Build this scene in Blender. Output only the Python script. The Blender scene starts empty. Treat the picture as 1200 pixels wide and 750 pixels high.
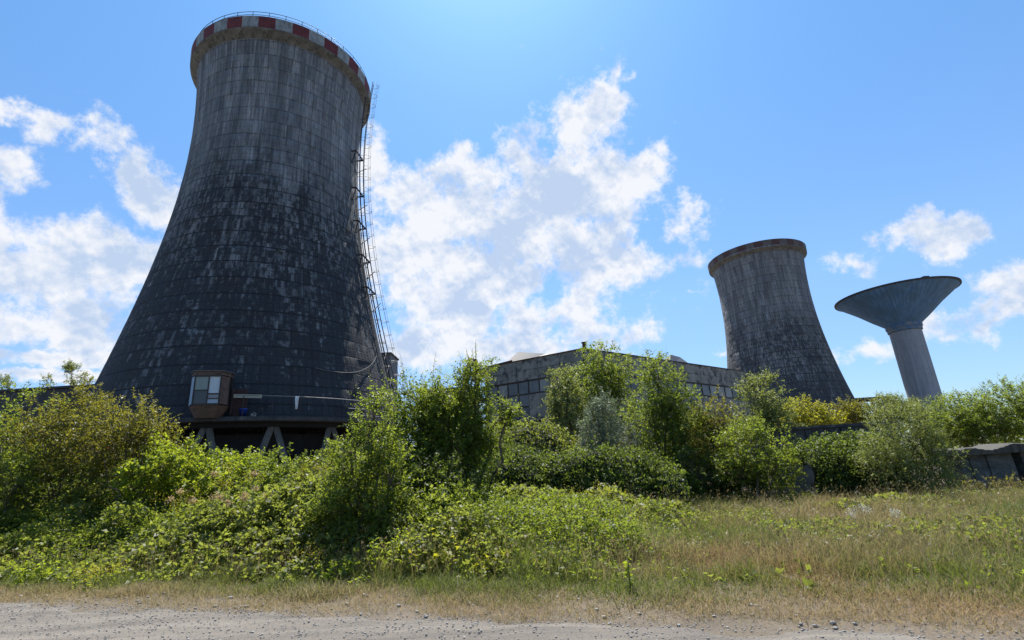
import bpy, math, random
import numpy as np
from mathutils import Matrix, Vector
R_ = math.radians
S = bpy.context.scene
C = S.collection

# ------------------------------------------------------------------ camera
FPX, PITCH, ROLL, CZ = 580.5, 0.2955, -0.0603, 1.7
RT = np.array([1., 0, 0]); FW = np.array([0, math.cos(PITCH), math.sin(PITCH)]); UPV = np.array([0, -math.sin(PITCH), math.cos(PITCH)])
CR = math.cos(ROLL)*RT + math.sin(ROLL)*UPV
CU = -math.sin(ROLL)*RT + math.cos(ROLL)*UPV
cd = bpy.data.cameras.new('camera'); cam = bpy.data.objects.new('camera', cd); C.objects.link(cam)
cd.sensor_width = 36; cd.lens = 36*FPX/1200; cd.clip_end = 6000; cd.clip_start = .05
M = Matrix(((CR[0], CU[0], -FW[0], 0), (CR[1], CU[1], -FW[1], 0), (CR[2], CU[2], -FW[2], CZ), (0, 0, 0, 1)))
cam.matrix_world = M
S.camera = cam
SUN_AZ, SUN_EL = 0.0, 64.0
EXPO = 1.30

def ray(x, y):
    return ((x-600)*CR-(y-375)*CU)/FPX+FW
def at(x, y, Y):                       # the point seen at photo pixel (x, y) that stands Y metres ahead
    d = ray(x, y); return d*Y/d[1]+np.array([0, 0, CZ])
def mpp(P):                            # metres per photo pixel at a point
    return float((np.array(P)-np.array([0, 0, CZ]))@FW)/FPX

# ------------------------------------------------------------------ node helpers
class NT:
    def __init__(s, nt): s.nt = nt; s.n = nt.nodes; s.l = nt.links
    def put(s, sock, v):
        if isinstance(v, bpy.types.NodeSocket): s.l.new(v, sock)
        elif v is not None:
            if hasattr(sock, 'default_value'):
                dv = sock.default_value
                if hasattr(dv, '__len__') and isinstance(v, (tuple, list)) and len(dv) == 4 and len(v) == 3: v = (*v, 1)
                sock.default_value = v
    def math(s, op, a, b=None, c=None, clamp=False):
        k = s.n.new('ShaderNodeMath'); k.operation = op; k.use_clamp = clamp
        for i, v in enumerate((a, b, c)):
            if v is not None: s.put(k.inputs[i], v)
        return k.outputs[0]
    def vm(s, op, a, b=None, out=0):
        k = s.n.new('ShaderNodeVectorMath'); k.operation = op
        s.put(k.inputs[0], a)
        if b is not None:
            if op == 'SCALE': s.put(k.inputs[3], b)
            else: s.put(k.inputs[1], b)
        return k.outputs[out]
    def noise(s, vec, scale, detail=4, rough=.55, out='Fac', dist=0):
        k = s.n.new('ShaderNodeTexNoise'); s.put(k.inputs['Vector'], vec)
        k.inputs['Scale'].default_value = scale; k.inputs['Detail'].default_value = detail
        k.inputs['Roughness'].default_value = rough; k.inputs['Distortion'].default_value = dist
        return k.outputs[out]
    def mapr(s, v, a, b, c=0., d=1., smooth=False):
        k = s.n.new('ShaderNodeMapRange'); k.interpolation_type = 'SMOOTHSTEP' if smooth else 'LINEAR'
        s.put(k.inputs[0], v)
        for i, q in enumerate((a, b, c, d)): s.put(k.inputs[i+1], q)
        return k.outputs[0]
    def mix(s, f, a, b, mode='MIX'):
        k = s.n.new('ShaderNodeMix'); k.data_type = 'RGBA'; k.blend_type = mode
        s.put(k.inputs[0], f); s.put(k.inputs[6], a); s.put(k.inputs[7], b)
        return k.outputs[2]
    def comb(s, x, y, z):
        k = s.n.new('ShaderNodeCombineXYZ')
        for i, v in enumerate((x, y, z)): s.put(k.inputs[i], v)
        return k.outputs[0]
    def sep(s, v):
        k = s.n.new('ShaderNodeSeparateXYZ'); s.put(k.inputs[0], v); return k.outputs
    def coord(s, w='Object'):
        return s.n.new('ShaderNodeTexCoord').outputs[w]
    def attr(s, name, out='Fac'):
        k = s.n.new('ShaderNodeAttribute'); k.attribute_name = name; return k.outputs[out]
    def bump(s, h, strength=.5, dist=.05):
        k = s.n.new('ShaderNodeBump'); k.inputs['Strength'].default_value = strength; k.inputs['Distance'].default_value = dist
        s.put(k.inputs['Height'], h); return k.outputs[0]
    def scalev(s, v, sc):
        k = s.n.new('ShaderNodeMapping'); s.put(k.inputs[0], v); k.inputs['Scale'].default_value = sc; return k.outputs[0]

def new_mat(name):
    m = bpy.data.materials.new(name); m.use_nodes = True
    t = NT(m.node_tree); b = m.node_tree.nodes['Principled BSDF']
    return m, t, b
def simple(name, col, rough=.7, metal=0, var=.25, scale=3., col2=None, thr=.55, bump=.3, det=6):
    m, t, b = new_mat(name)
    v = t.coord()
    n = t.noise(v, scale, det, .65)
    c = t.mix(t.mapr(n, .3, .7), tuple(x*(1-var) for x in col), tuple(min(1, x*(1+var)) for x in col))
    if col2:
        n2 = t.noise(v, scale*.7+1, 6, .7)
        c = t.mix(t.mapr(n2, thr-.06, thr+.06), c, col2)
    t.put(b.inputs['Base Color'], c)
    b.inputs['Roughness'].default_value = rough; b.inputs['Metallic'].default_value = metal
    t.put(b.inputs['Normal'], t.bump(t.noise(v, scale*6, 5, .7), bump, .02))
    return m

# ------------------------------------------------------------------ world: sky with clouds
w = bpy.data.worlds.new('World'); S.world = w; w.use_nodes = True
W = NT(w.node_tree); bg = w.node_tree.nodes['Background']; outn = w.node_tree.nodes['World Output']
sky = W.n.new('ShaderNodeTexSky'); sky.sky_type = 'NISHITA'; sky.sun_disc = False
sky.sun_elevation = R_(SUN_EL); sky.sun_rotation = R_(SUN_AZ)
sky.altitude = 200; sky.air_density = 1.0; sky.dust_density = .45; sky.ozone_density = 4.
sz = W.sep(W.coord('Generated'))[2]          # thicker, slightly bluer air low down than the model's
tint = W.mix(W.mapr(sz, .02, .30), (.45, .51, .59), (.64, .72, .78)); tint = W.mix(W.mapr(sz, .25, .75), tint, (.53, .82, .92))
W.put(bg.inputs[0], W.mix(1., sky.outputs[0], tint, 'MULTIPLY')); bg.inputs[1].default_value = .096
dirv = W.coord('Generated')
warp = W.vm('SCALE', W.vm('SUBTRACT', W.noise(dirv, 9, 5, .6, 'Color'), (.5, .5, .5)), .10)
warp2 = W.vm('SCALE', W.vm('SUBTRACT', W.noise(dirv, 45, 3, .6, 'Color'), (.5, .5, .5)), .022)
dw = W.vm('ADD', W.vm('ADD', dirv, warp), warp2)
# cloud banks: centre and half axes given as directions in the sky (from the photograph), angle, weight
CL = [(575, 250, 110, 78, 0, 1.0), (500, 265, 80, 62, 0, 1.), (640, 235, 85, 75, 0, 1.), (700, 200, 62, 95, 12, .8), (705, 130, 30, 42, 0, .75), (690, 300, 90, 62, -15, 1.),
      (560, 330, 130, 70, 0, 1.), (470, 310, 60, 60, 0, .9), (620, 370, 110, 45, 0, .9), (560, 400, 150, 34, 0, .85), (760, 190, 38, 46, -50, .7), (800, 262, 34, 44, 0, .78),
      (435, 200, 26, 40, 0, .7), (460, 415, 60, 26, 0, .8), (640, 408, 80, 22, 0, .75), (722, 88, 12, 26, 10, .62), (742, 98, 14, 10, 0, .55), (668, 92, 10, 12, 0, .4),
      (165, 205, 70, 42, -42, .9), (130, 165, 34, 30, 0, .6), (75, 150, 26, 16, 20, .5), (18, 205, 40, 42, 0, .8), (22, 128, 24, 12, -30, .6), (105, 290, 105, 42, -8, .95), (40, 320, 90, 40, 0, 1.),
      (150, 330, 60, 36, 0, .7), (60, 375, 140, 34, 0, .85), (60, 415, 150, 12, 3, .8), (40, 440, 130, 9, 2, .75), (-60, 300, 100, 90, 0, .9),
      (1080, 275, 78, 24, 16, .78), (1020, 285, 26, 14, 0, .6), (1135, 265, 34, 20, 0, .6), (1000, 315, 22, 26, 30, .45), (1160, 372, 85, 22, 10, .85), (1215, 340, 60, 40, 20, .9),
      (850, 412, 36, 7, 8, .5), (800, 345, 12, 5, 0, .35), (480, 148, 16, 8, 0, .5), (960, 420, 90, 9, 5, .35), (-200, 150, 120, 60, 0, .8), (1400, 250, 160, 60, 0, .8), (1500, 60, 120, 60, 0, .8), (700, -420, 200, 90, 0, .5), (-300, 380, 200, 50, 0, .9), (1500, 420, 200, 40, 0, .8)]
def nrm(v): v = np.array(v, float); return v/np.linalg.norm(v)
acc = None
for cx, cy, rx, ry, ang, wt in CL:
    c = nrm(ray(cx, cy)); a = R_(ang)
    p = nrm(ray(cx+rx*math.cos(a), cy-rx*math.sin(a))); q = nrm(ray(cx-ry*math.sin(a), cy-ry*math.cos(a)))
    la, lb = np.linalg.norm(p-c), np.linalg.norm(q-c)
    ax = nrm(p-c-np.dot(p-c, c)*c); az = c; ay = np.cross(az, ax)
    mt = Matrix(((ax[0], ay[0], az[0]), (ax[1], ay[1], az[1]), (ax[2], ay[2], az[2])))
    k = W.n.new('ShaderNodeMapping'); k.vector_type = 'TEXTURE'
    k.inputs['Location'].default_value = tuple(c); k.inputs['Rotation'].default_value = mt.to_euler(); k.inputs['Scale'].default_value = (la*1.25, lb*1.25, max(la, lb)*1.25)
    W.l.new(dw, k.inputs[0])
    ln = W.vm('LENGTH', k.outputs[0], out=1)
    v = W.math('MULTIPLY_ADD', ln, -wt, wt)
    acc = v if acc is None else W.math('SMOOTH_MAX', acc, v, .12)
fb = W.noise(dirv, 10, 12, .66)
UPS = (0.010, .004, .030)
fbs = W.noise(dirv, 9, 3, .5); fbu = W.noise(W.vm('ADD', dirv, UPS), 9, 3, .5)
fm = W.noise(dirv, 34, 6, .6); fmu = W.noise(W.vm('ADD', dirv, (.002, .001, .008)), 34, 6, .6)
dens = W.math('ADD', acc, W.math('MULTIPLY', W.math('SUBTRACT', fb, .5), 3.0))
alpha = W.mapr(dens, .02, .54, smooth=True)
relief = W.math('ADD', W.math('MULTIPLY', W.math('SUBTRACT', fbs, fbu), 4.4), W.math('MULTIPLY', W.math('SUBTRACT', fm, fmu), 2.3))
thick = W.math('MULTIPLY', W.mapr(acc, .15, .75, 0., 1.), W.mapr(W.noise(dirv, 5, 4, .5), .40, .60, .0, .80))
lit = W.math('ADD', relief, W.math('SUBTRACT', .93, thick), clamp=True)
ccol = W.mix(lit, (.56, .68, .88), (.97, .975, 1.0))
bg2 = W.n.new('ShaderNodeBackground'); W.put(bg2.inputs[0], ccol); bg2.inputs[1].default_value = .40
mx = W.n.new('ShaderNodeMixShader'); W.put(mx.inputs[0], W.math('MULTIPLY', alpha, .93)); W.l.new(bg.outputs[0], mx.inputs[1]); W.l.new(bg2.outputs[0], mx.inputs[2])
W.l.new(mx.outputs[0], outn.inputs[0])

sl = bpy.data.lights.new('sun', 'SUN'); so = bpy.data.objects.new('sun', sl); C.objects.link(so)
sl.energy = 3.7; sl.angle = R_(.53); sl.color = (1, .955, .88)
sd = Vector((math.sin(R_(SUN_AZ))*math.cos(R_(SUN_EL)), math.cos(R_(SUN_AZ))*math.cos(R_(SUN_EL)), math.sin(R_(SUN_EL))))
so.rotation_euler = sd.to_track_quat('Z', 'Y').to_euler()
S.view_settings.view_transform = 'Standard'; S.view_settings.look = 'None'; S.view_settings.exposure = EXPO; S.view_settings.gamma = 1
S.cycles.max_bounces = 6; S.cycles.diffuse_bounces = 3; S.cycles.glossy_bounces = 2; S.cycles.transmission_bounces = 4; S.cycles.transparent_max_bounces = 4
S.cycles.caustics_reflective = False; S.cycles.caustics_refractive = False
S.cycles.use_denoising = True

# ------------------------------------------------------------------ mesh helpers
class MB:
    def __init__(s): s.v = []; s.f = []
    def add(s, vs, fs):
        o = len(s.v); s.v += [tuple(float(c) for c in q) for q in vs]; s.f += [tuple(i+o for i in f) for f in fs]
    def hexa(s, p):          # 8 corners: bottom 4 ccw, top 4 ccw
        s.add(p, [(3, 2, 1, 0), (4, 5, 6, 7), (0, 1, 5, 4), (1, 2, 6, 5), (2, 3, 7, 6), (3, 0, 4, 7)])
    def box(s, c, d, rz=0):
        x, y, z = c; a, b, h = d[0]/2, d[1]/2, d[2]/2; ca, sa = math.cos(rz), math.sin(rz)
        pts = []
        for k in (-h, h):
            for i, j in ((-a, -b), (a, -b), (a, b), (-a, b)):
                pts.append((x+i*ca-j*sa, y+i*sa+j*ca, z+k))
        s.hexa(pts)
    def tube(s, pts, r, n=6, r1=None):
        pts = [Vector(p) for p in pts]; m = len(pts); r1 = r if r1 is None else r1
        vs, fs = [], []
        for i, p in enumerate(pts):
            t = (pts[min(i+1, m-1)]-pts[max(i-1, 0)]).normalized()
            u = t.cross(Vector((0, 0, 1)) if abs(t.z) < .9 else Vector((1, 0, 0))).normalized(); v = t.cross(u)
            rr = r+(r1-r)*i/(m-1)
            for k in range(n):
                a = 2*math.pi*k/n; vs.append(p+(u*math.cos(a)+v*math.sin(a))*rr)
        for i in range(m-1):
            for k in range(n):
                a = i*n+k; b = i*n+(k+1) % n; fs.append((a, b, b+n, a+n))
        fs.append(tuple(range(n))[::-1]); fs.append(tuple((m-1)*n+k for k in range(n)))
        s.add(vs, fs)
    def beam(s, a, b, w, h=None):
        h = h or w; a = Vector(a); b = Vector(b); t = (b-a).normalized()
        u = t.cross(Vector((0, 0, 1)) if abs(t.z) < .95 else Vector((1, 0, 0))).normalized()*w/2; v = t.cross(u).normalized()*h/2
        s.hexa([a-u-v, a+u-v, a+u+v, a-u+v, b-u-v, b+u-v, b+u+v, b-u+v])
    def rev(s, prof, n=96, a0=0., a1=2*math.pi, closed=True):   # prof: list of (r, z)
        m = len(prof); full = abs(a1-a0-2*math.pi) < 1e-6; nn = n if full else n+1
        vs = [(r*math.cos(a0+(a1-a0)*k/n), r*math.sin(a0+(a1-a0)*k/n), z) for r, z in prof for k in range(nn)]
        fs = []
        for i in range(m if closed else m-1):
            j = (i+1) % m
            for k in range(n):
                k2 = (k+1) % nn; fs.append((i*nn+k, i*nn+k2, j*nn+k2, j*nn+k))
        if not full and closed: fs.append(tuple(i*nn for i in range(m))); fs.append(tuple(i*nn+n for i in range(m))[::-1])
        s.add(vs, fs)
    def obj(s, name, m, parent=None, smooth=False, bevel=0):
        me = bpy.data.meshes.new(name); me.from_pydata(s.v, [], s.f); me.validate(); me.update()
        o = bpy.data.objects.new(name, me); C.objects.link(o); me.materials.append(m)
        if smooth: me.polygons.foreach_set('use_smooth', [True]*len(me.polygons))
        if bevel:
            md = o.modifiers.new('b', 'BEVEL'); md.width = bevel; md.segments = 2; md.limit_method = 'ANGLE'
        if parent: o.parent = parent
        return o
def tag(o, label, cat, group=None, kind=None):
    if label: o['label'] = label
    if cat: o['category'] = cat
    if group: o['group'] = group
    if kind: o['kind'] = kind
    return o
def thing(name, loc, label, cat, group=None, rz=0):
    o = bpy.data.objects.new(name, None); C.objects.link(o); o.location = loc; o.rotation_euler = (0, 0, rz)
    o.empty_display_size = .3
    return tag(o, label, cat, group)
def struct(o): o['kind'] = 'structure'; return o
def npmesh(name, V, F, m, parent=None, attrs=None, smooth=False):
    V = np.ascontiguousarray(V, dtype=np.float32); F = np.ascontiguousarray(F, dtype=np.int32)
    me = bpy.data.meshes.new(name); k = F.shape[1]
    me.vertices.add(len(V)); me.vertices.foreach_set('co', V.ravel())
    me.loops.add(F.size); me.loops.foreach_set('vertex_index', F.ravel())
    me.polygons.add(len(F)); me.polygons.foreach_set('loop_start', np.arange(0, F.size, k, dtype=np.int32))
    for nm, val in (attrs or {}).items():
        a = me.attributes.new(nm, 'FLOAT', 'FACE'); a.data.foreach_set('value', np.ascontiguousarray(val, dtype=np.float32))
    if smooth: me.polygons.foreach_set('use_smooth', [True]*len(F))
    me.update(calc_edges=True)
    o = bpy.data.objects.new(name, me); C.objects.link(o); me.materials.append(m)
    if parent: o.parent = parent
    return o

class VNoise:                          # smooth value noise in the plane, for terrain and plant patches
    def __init__(s, seed, cell): s.g = np.random.default_rng(seed).random((256, 256)); s.c = cell
    def __call__(s, x, y):
        x = np.asarray(x, float)/s.c+1000.3; y = np.asarray(y, float)/s.c+1000.7
        i, j = np.floor(x).astype(int), np.floor(y).astype(int); u, v = x-i, y-j
        u = u*u*(3-2*u); v = v*v*(3-2*v); g = s.g
        q = lambda a, b: g[a % 256, b % 256]
        return (q(i, j)*(1-u)+q(i+1, j)*u)*(1-v)+(q(i, j+1)*(1-u)+q(i+1, j+1)*u)*v

# ------------------------------------------------------------------ terrain
ROAD_P = np.array([-.226, 6.55]); ROAD_T = nrm([1, -.319]); ROAD_N = np.array([-ROAD_T[1], ROAD_T[0]])
def road_d(x, y): return (x-ROAD_P[0])*ROAD_N[0]+(y-ROAD_P[1])*ROAD_N[1]     # metres beyond the road's far edge
def sm(a, b, t): t = np.clip((t-a)/(b-a), 0, 1); return t*t*(3-2*t)
n1, n2, n3 = VNoise(1, 1.1), VNoise(2, 4.), VNoise(3, .35)
def terrain(x, y):
    x = np.asarray(x, float); y = np.asarray(y, float)
    d = road_d(x, y)
    h = -4.6*sm(62, 95, x*.45+y*.9)*sm(-10, 15, x)
    h = h+sm(.2, 3., d)*(.10*(n1(x, y)-.5)+.25*(n2(x, y)-.5))
    return h
def grid_mesh(xs, ys, fn):
    X, Y = np.meshgrid(xs, ys); Z = fn(X, Y)
    V = np.stack([X, Y, Z], -1).reshape(-1, 3); nx, ny = len(xs), len(ys)
    i = np.arange(ny-1)[:, None]*nx+np.arange(nx-1)[None, :]; i = i.ravel()
    return V, np.stack([i, i+1, i+nx+1, i+nx], 1)

m, t, b = new_mat('soil')
v = t.coord()
n = t.noise(v, .8, 8, .65); nn = t.noise(v, 25, 6, .7)
c = t.mix(t.mapr(n, .35, .65), (.07, .056, .038), (.14, .11, .075)); c = t.mix(t.mapr(nn, .3, .7, 0, .6), c, (.20, .16, .115))
t.put(b.inputs['Base Color'], c); b.inputs['Roughness'].default_value = .95; t.put(b.inputs['Normal'], t.bump(nn, .8, .04))
SOIL = m
xs = np.unique(np.concatenate([np.linspace(-900, -60, 30), np.linspace(-60, -24, 30), np.arange(-24, 30, .25), np.linspace(30, 140, 80), np.linspace(140, 900, 30)]))
ys = np.unique(np.concatenate([np.linspace(-60, 3, 12), np.arange(3, 26, .25), np.linspace(26, 140, 80), np.linspace(140, 1800, 40)]))
V, F = grid_mesh(xs, ys, terrain)
struct(npmesh('ground', V, F, SOIL, smooth=True))

# gravel road: a sheet just above the ground, beyond edge ragged
m, t, b = new_mat('gravel_road'); v = t.coord()
vor = t.n.new('ShaderNodeTexVoronoi'); t.put(vor.inputs['Vector'], v); vor.inputs['Scale'].default_value = 38
ruts = t.noise(t.scalev(t.vm('ADD', v, t.vm('SCALE', t.noise(v, .7, 2, .5, 'Color'), .35)), (.12, 2.6, 1)), 1.2, 4, .6); vor2 = t.n.new('ShaderNodeTexVoronoi'); t.put(vor2.inputs['Vector'], v); vor2.inputs['Scale'].default_value = 90
st = t.sep(vor.outputs['Color'])[0]; st2 = t.sep(vor2.outputs['Color'])[1]
n = t.noise(t.scalev(v, (.5, 1.6, 1)), 1.4, 6, .6); nf = t.noise(v, 150, 3, .7)
c = t.mix(st, (.055, .047, .038), (.13, .112, .092)); c = t.mix(t.math('MULTIPLY', st2, .6), c, (.115, .10, .084)); c = t.mix(t.mapr(n, .4, .62), c, (.14, .121, .099)); c = t.mix(t.mapr(nf, .45, .7, 0, .5), c, (.15, .135, .115))
c = t.mix(t.mapr(ruts, .48, .66, 0, .75), c, (.185, .163, .135)); c = t.mix(t.mapr(ruts, .46, .34, 0, .55), c, (.07, .062, .053))
t.put(b.inputs['Base Color'], c); b.inputs['Roughness'].default_value = .9
t.put(b.inputs['Normal'], t.bump(t.math('ADD', t.math('MULTIPLY', vor.outputs['Distance'], -1), t.math('MULTIPLY', nf, .4)), .6, .02))
GRAVEL = m
us = np.arange(-40, 40, .12); ds = np.concatenate([[-9, -6, -4], np.arange(-3, .2, .08)])
U, D = np.meshgrid(us, ds)
edge = (VNoise(8, .5)(U, U*0)-.5)*.35+(VNoise(9, 2.)(U, U*0)-.5)*.4
D2 = np.where(D > -.5, D+edge, D+edge*sm(-3, -.5, D))
X = ROAD_P[0]+U*ROAD_T[0]+D2*ROAD_N[0]; Y = ROAD_P[1]+U*ROAD_T[1]+D2*ROAD_N[1]
Z = .045+.02*(n3(X, Y)-.5)-sm(-.3, .15, D)*.05
V = np.stack([X, Y, Z], -1).reshape(-1, 3); nx = len(us)
i = (np.arange(len(ds)-1)[:, None]*nx+np.arange(nx-1)[None, :]).ravel()
struct(npmesh('road', V, np.stack([i, i+1, i+nx+1, i+nx], 1), GRAVEL, smooth=True))

# ------------------------------------------------------------------ leaf and grass materials
def leaf_mat(name, c0, c1, tr, dry=None, rough=.5, tfac=.48, spec=.35, under=None):
    m, t, b = new_mat(name)
    a = t.attr('v'); n = t.noise(t.coord(), 1.3, 3, .6)
    f = t.math('ADD', t.math('MULTIPLY', a, .65), t.math('MULTIPLY', t.mapr(n, .3, .7), .35))
    c = t.mix(f, c0, c1)
    tc = t.mix(f, tuple(x*.62 for x in tr), tr)
    if dry:
        g = t.mapr(a, .955, .97); c = t.mix(g, c, dry); tc = t.mix(g, tc, dry)
    if under:
        bf = t.n.new('ShaderNodeNewGeometry').outputs['Backfacing']; c = t.mix(t.math('MULTIPLY', bf, .75), c, under)
    t.put(b.inputs['Base Color'], c); b.inputs['Roughness'].default_value = rough
    b.inputs['Specular IOR Level'].default_value = spec
    tl = t.n.new('ShaderNodeBsdfTranslucent'); t.put(tl.inputs[0], tc)
    ms = t.n.new('ShaderNodeMixShader'); ms.inputs[0].default_value = tfac
    t.l.new(b.outputs[0], ms.inputs[1]); t.l.new(tl.outputs[0], ms.inputs[2]); t.l.new(ms.outputs[0], t.n['Material Output'].inputs[0])
    return m
L_GREEN = leaf_mat('leaf_green', (.036, .060, .011), (.11, .145, .026), (.40, .50, .045), dry=(.36, .28, .06))
L_BRIGHT = leaf_mat('leaf_bright', (.065, .10, .012), (.17, .22, .025), (.54, .64, .04), dry=(.45, .38, .06))
L_YELLOW = leaf_mat('leaf_yellow', (.12, .13, .012), (.25, .24, .022), (.62, .60, .04), dry=(.45, .35, .04))
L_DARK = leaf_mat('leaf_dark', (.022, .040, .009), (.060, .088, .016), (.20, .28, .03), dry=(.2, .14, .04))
L_RED = leaf_mat('leaf_olive', (.045, .056, .010), (.11, .11, .018), (.36, .34, .035), dry=(.30, .12, .03))
L_SILVER = leaf_mat('leaf_silver', (.12, .15, .09), (.24, .28, .19), (.22, .28, .12), tfac=.3, under=(.34, .38, .30))
L_WILLOW = leaf_mat('leaf_willow', (.065, .085, .022), (.15, .175, .05), (.42, .48, .08), under=(.22, .25, .14), tfac=.38)
L_VINE = leaf_mat('leaf_vine', (.026, .048, .010), (.09, .125, .025), (.27, .36, .04), rough=.5, spec=.3)
L_BRAM = leaf_mat('leaf_bramble', (.050, .064, .016), (.15, .165, .045), (.42, .48, .065), dry=(.46, .38, .14))

def grass_mat(name, green0, green1, tan0, tan1, red):
    m, t, b = new_mat(name)
    a = t.attr('v'); d = t.attr('dry'); r = t.attr('red')
    g = t.mix(a, green0, green1); y = t.mix(a, tan0, tan1); y = t.mix(r, y, red)
    c = t.mix(d, g, y); t.put(b.inputs['Base Color'], c); b.inputs['Roughness'].default_value = .6; b.inputs['Specular IOR Level'].default_value = .25
    tl = t.n.new('ShaderNodeBsdfTranslucent'); t.put(tl.inputs[0], t.mix(.5, c, t.mix(d, (.3, .38, .04), (.5, .4, .18))))
    ms = t.n.new('ShaderNodeMixShader'); ms.inputs[0].default_value = .38
    t.l.new(b.outputs[0], ms.inputs[1]); t.l.new(tl.outputs[0], ms.inputs[2]); t.l.new(ms.outputs[0], t.n['Material Output'].inputs[0])
    return m
GRASS = grass_mat('grass', (.055, .075, .016), (.15, .18, .04), (.17, .135, .07), (.37, .30, .155), (.36, .19, .09))
BARK = simple('bark', (.12, .095, .07), .9, var=.4, scale=8)
TWIG = simple('green_stem', (.09, .10, .04), .8, var=.3, scale=8)

# ------------------------------------------------------------------ leaf geometry
def unit(a): return a/np.maximum(np.linalg.norm(a, axis=-1, keepdims=True), 1e-9)
def leaf_quads(P, A, N, L, Wd, fold=.18):
    # diamond leaves: base, side, tip, side; sides lifted so that each leaf is a shallow V
    B = unit(np.cross(A, N)); N2 = unit(np.cross(B, A)); L = L[:, None]; Wd = Wd[:, None]
    p0 = P; p2 = P+A*L-N2*L*.12; mid = P+A*L*.45
    p1 = mid+B*Wd*.5+N2*Wd*fold; p3 = mid-B*Wd*.5+N2*Wd*fold
    V = np.stack([p0, p1, p2, p3], 1).reshape(-1, 3)
    F = np.arange(len(P)*4, dtype=np.int32).reshape(-1, 4)
    return V, F
def sprigs(rng, S0, D, L, nl, leafL, ratio=.55, droop=.25, updir=.55, vclump=None, spread=1.):
    """leaves along short shoots. S0 starts, D unit directions, L lengths, nl leaves per shoot"""
    n = len(S0)
    T = (np.arange(nl)[None, :]+rng.random((n, nl)))/nl
    T = .12+.88*T
    P = S0[:, None, :]+D[:, None, :]*(L[:, None]*T)[..., None]
    P[..., 2] -= droop*L[:, None]*T**2
    rnd = unit(rng.normal(size=(n, nl, 3)))
    side = unit(rnd-(rnd*D[:, None, :]).sum(-1, keepdims=True)*D[:, None, :])
    A = unit(side*spread+D[:, None, :]*.55+np.array([0, 0, -.18]))
    N = unit(rng.normal(size=(n, nl, 3))*.6+np.array([0, 0, updir]))
    sz = leafL*(.42+1.0*rng.random((n, nl))**1.3)*(1.15-.55*T**3)
    v = rng.random((n, nl))*.6+(rng.random((n, 1)) if vclump is None else vclump[:, None])*.4
    V, F = leaf_quads(P.reshape(-1, 3), A.reshape(-1, 3), N.reshape(-1, 3), sz.ravel(), (sz*ratio*(.8+.4*rng.random((n, nl)))).ravel())
    return V, F, v.ravel()

def limb(mb, a, b, r0, r1, rng, seg=5, wob=.06, n=5):
    a = np.array(a, float); b = np.array(b, float); L = np.linalg.norm(b-a); pts = []
    for i in range(seg+1):
        tt = i/seg; p = a+(b-a)*tt+rng.normal(size=3)*wob*L*math.sin(math.pi*tt)*.5
        p[2] += math.sin(math.pi*tt)*L*.05
        pts.append(p)
    mb.tube(pts, r0, n, r1)

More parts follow.
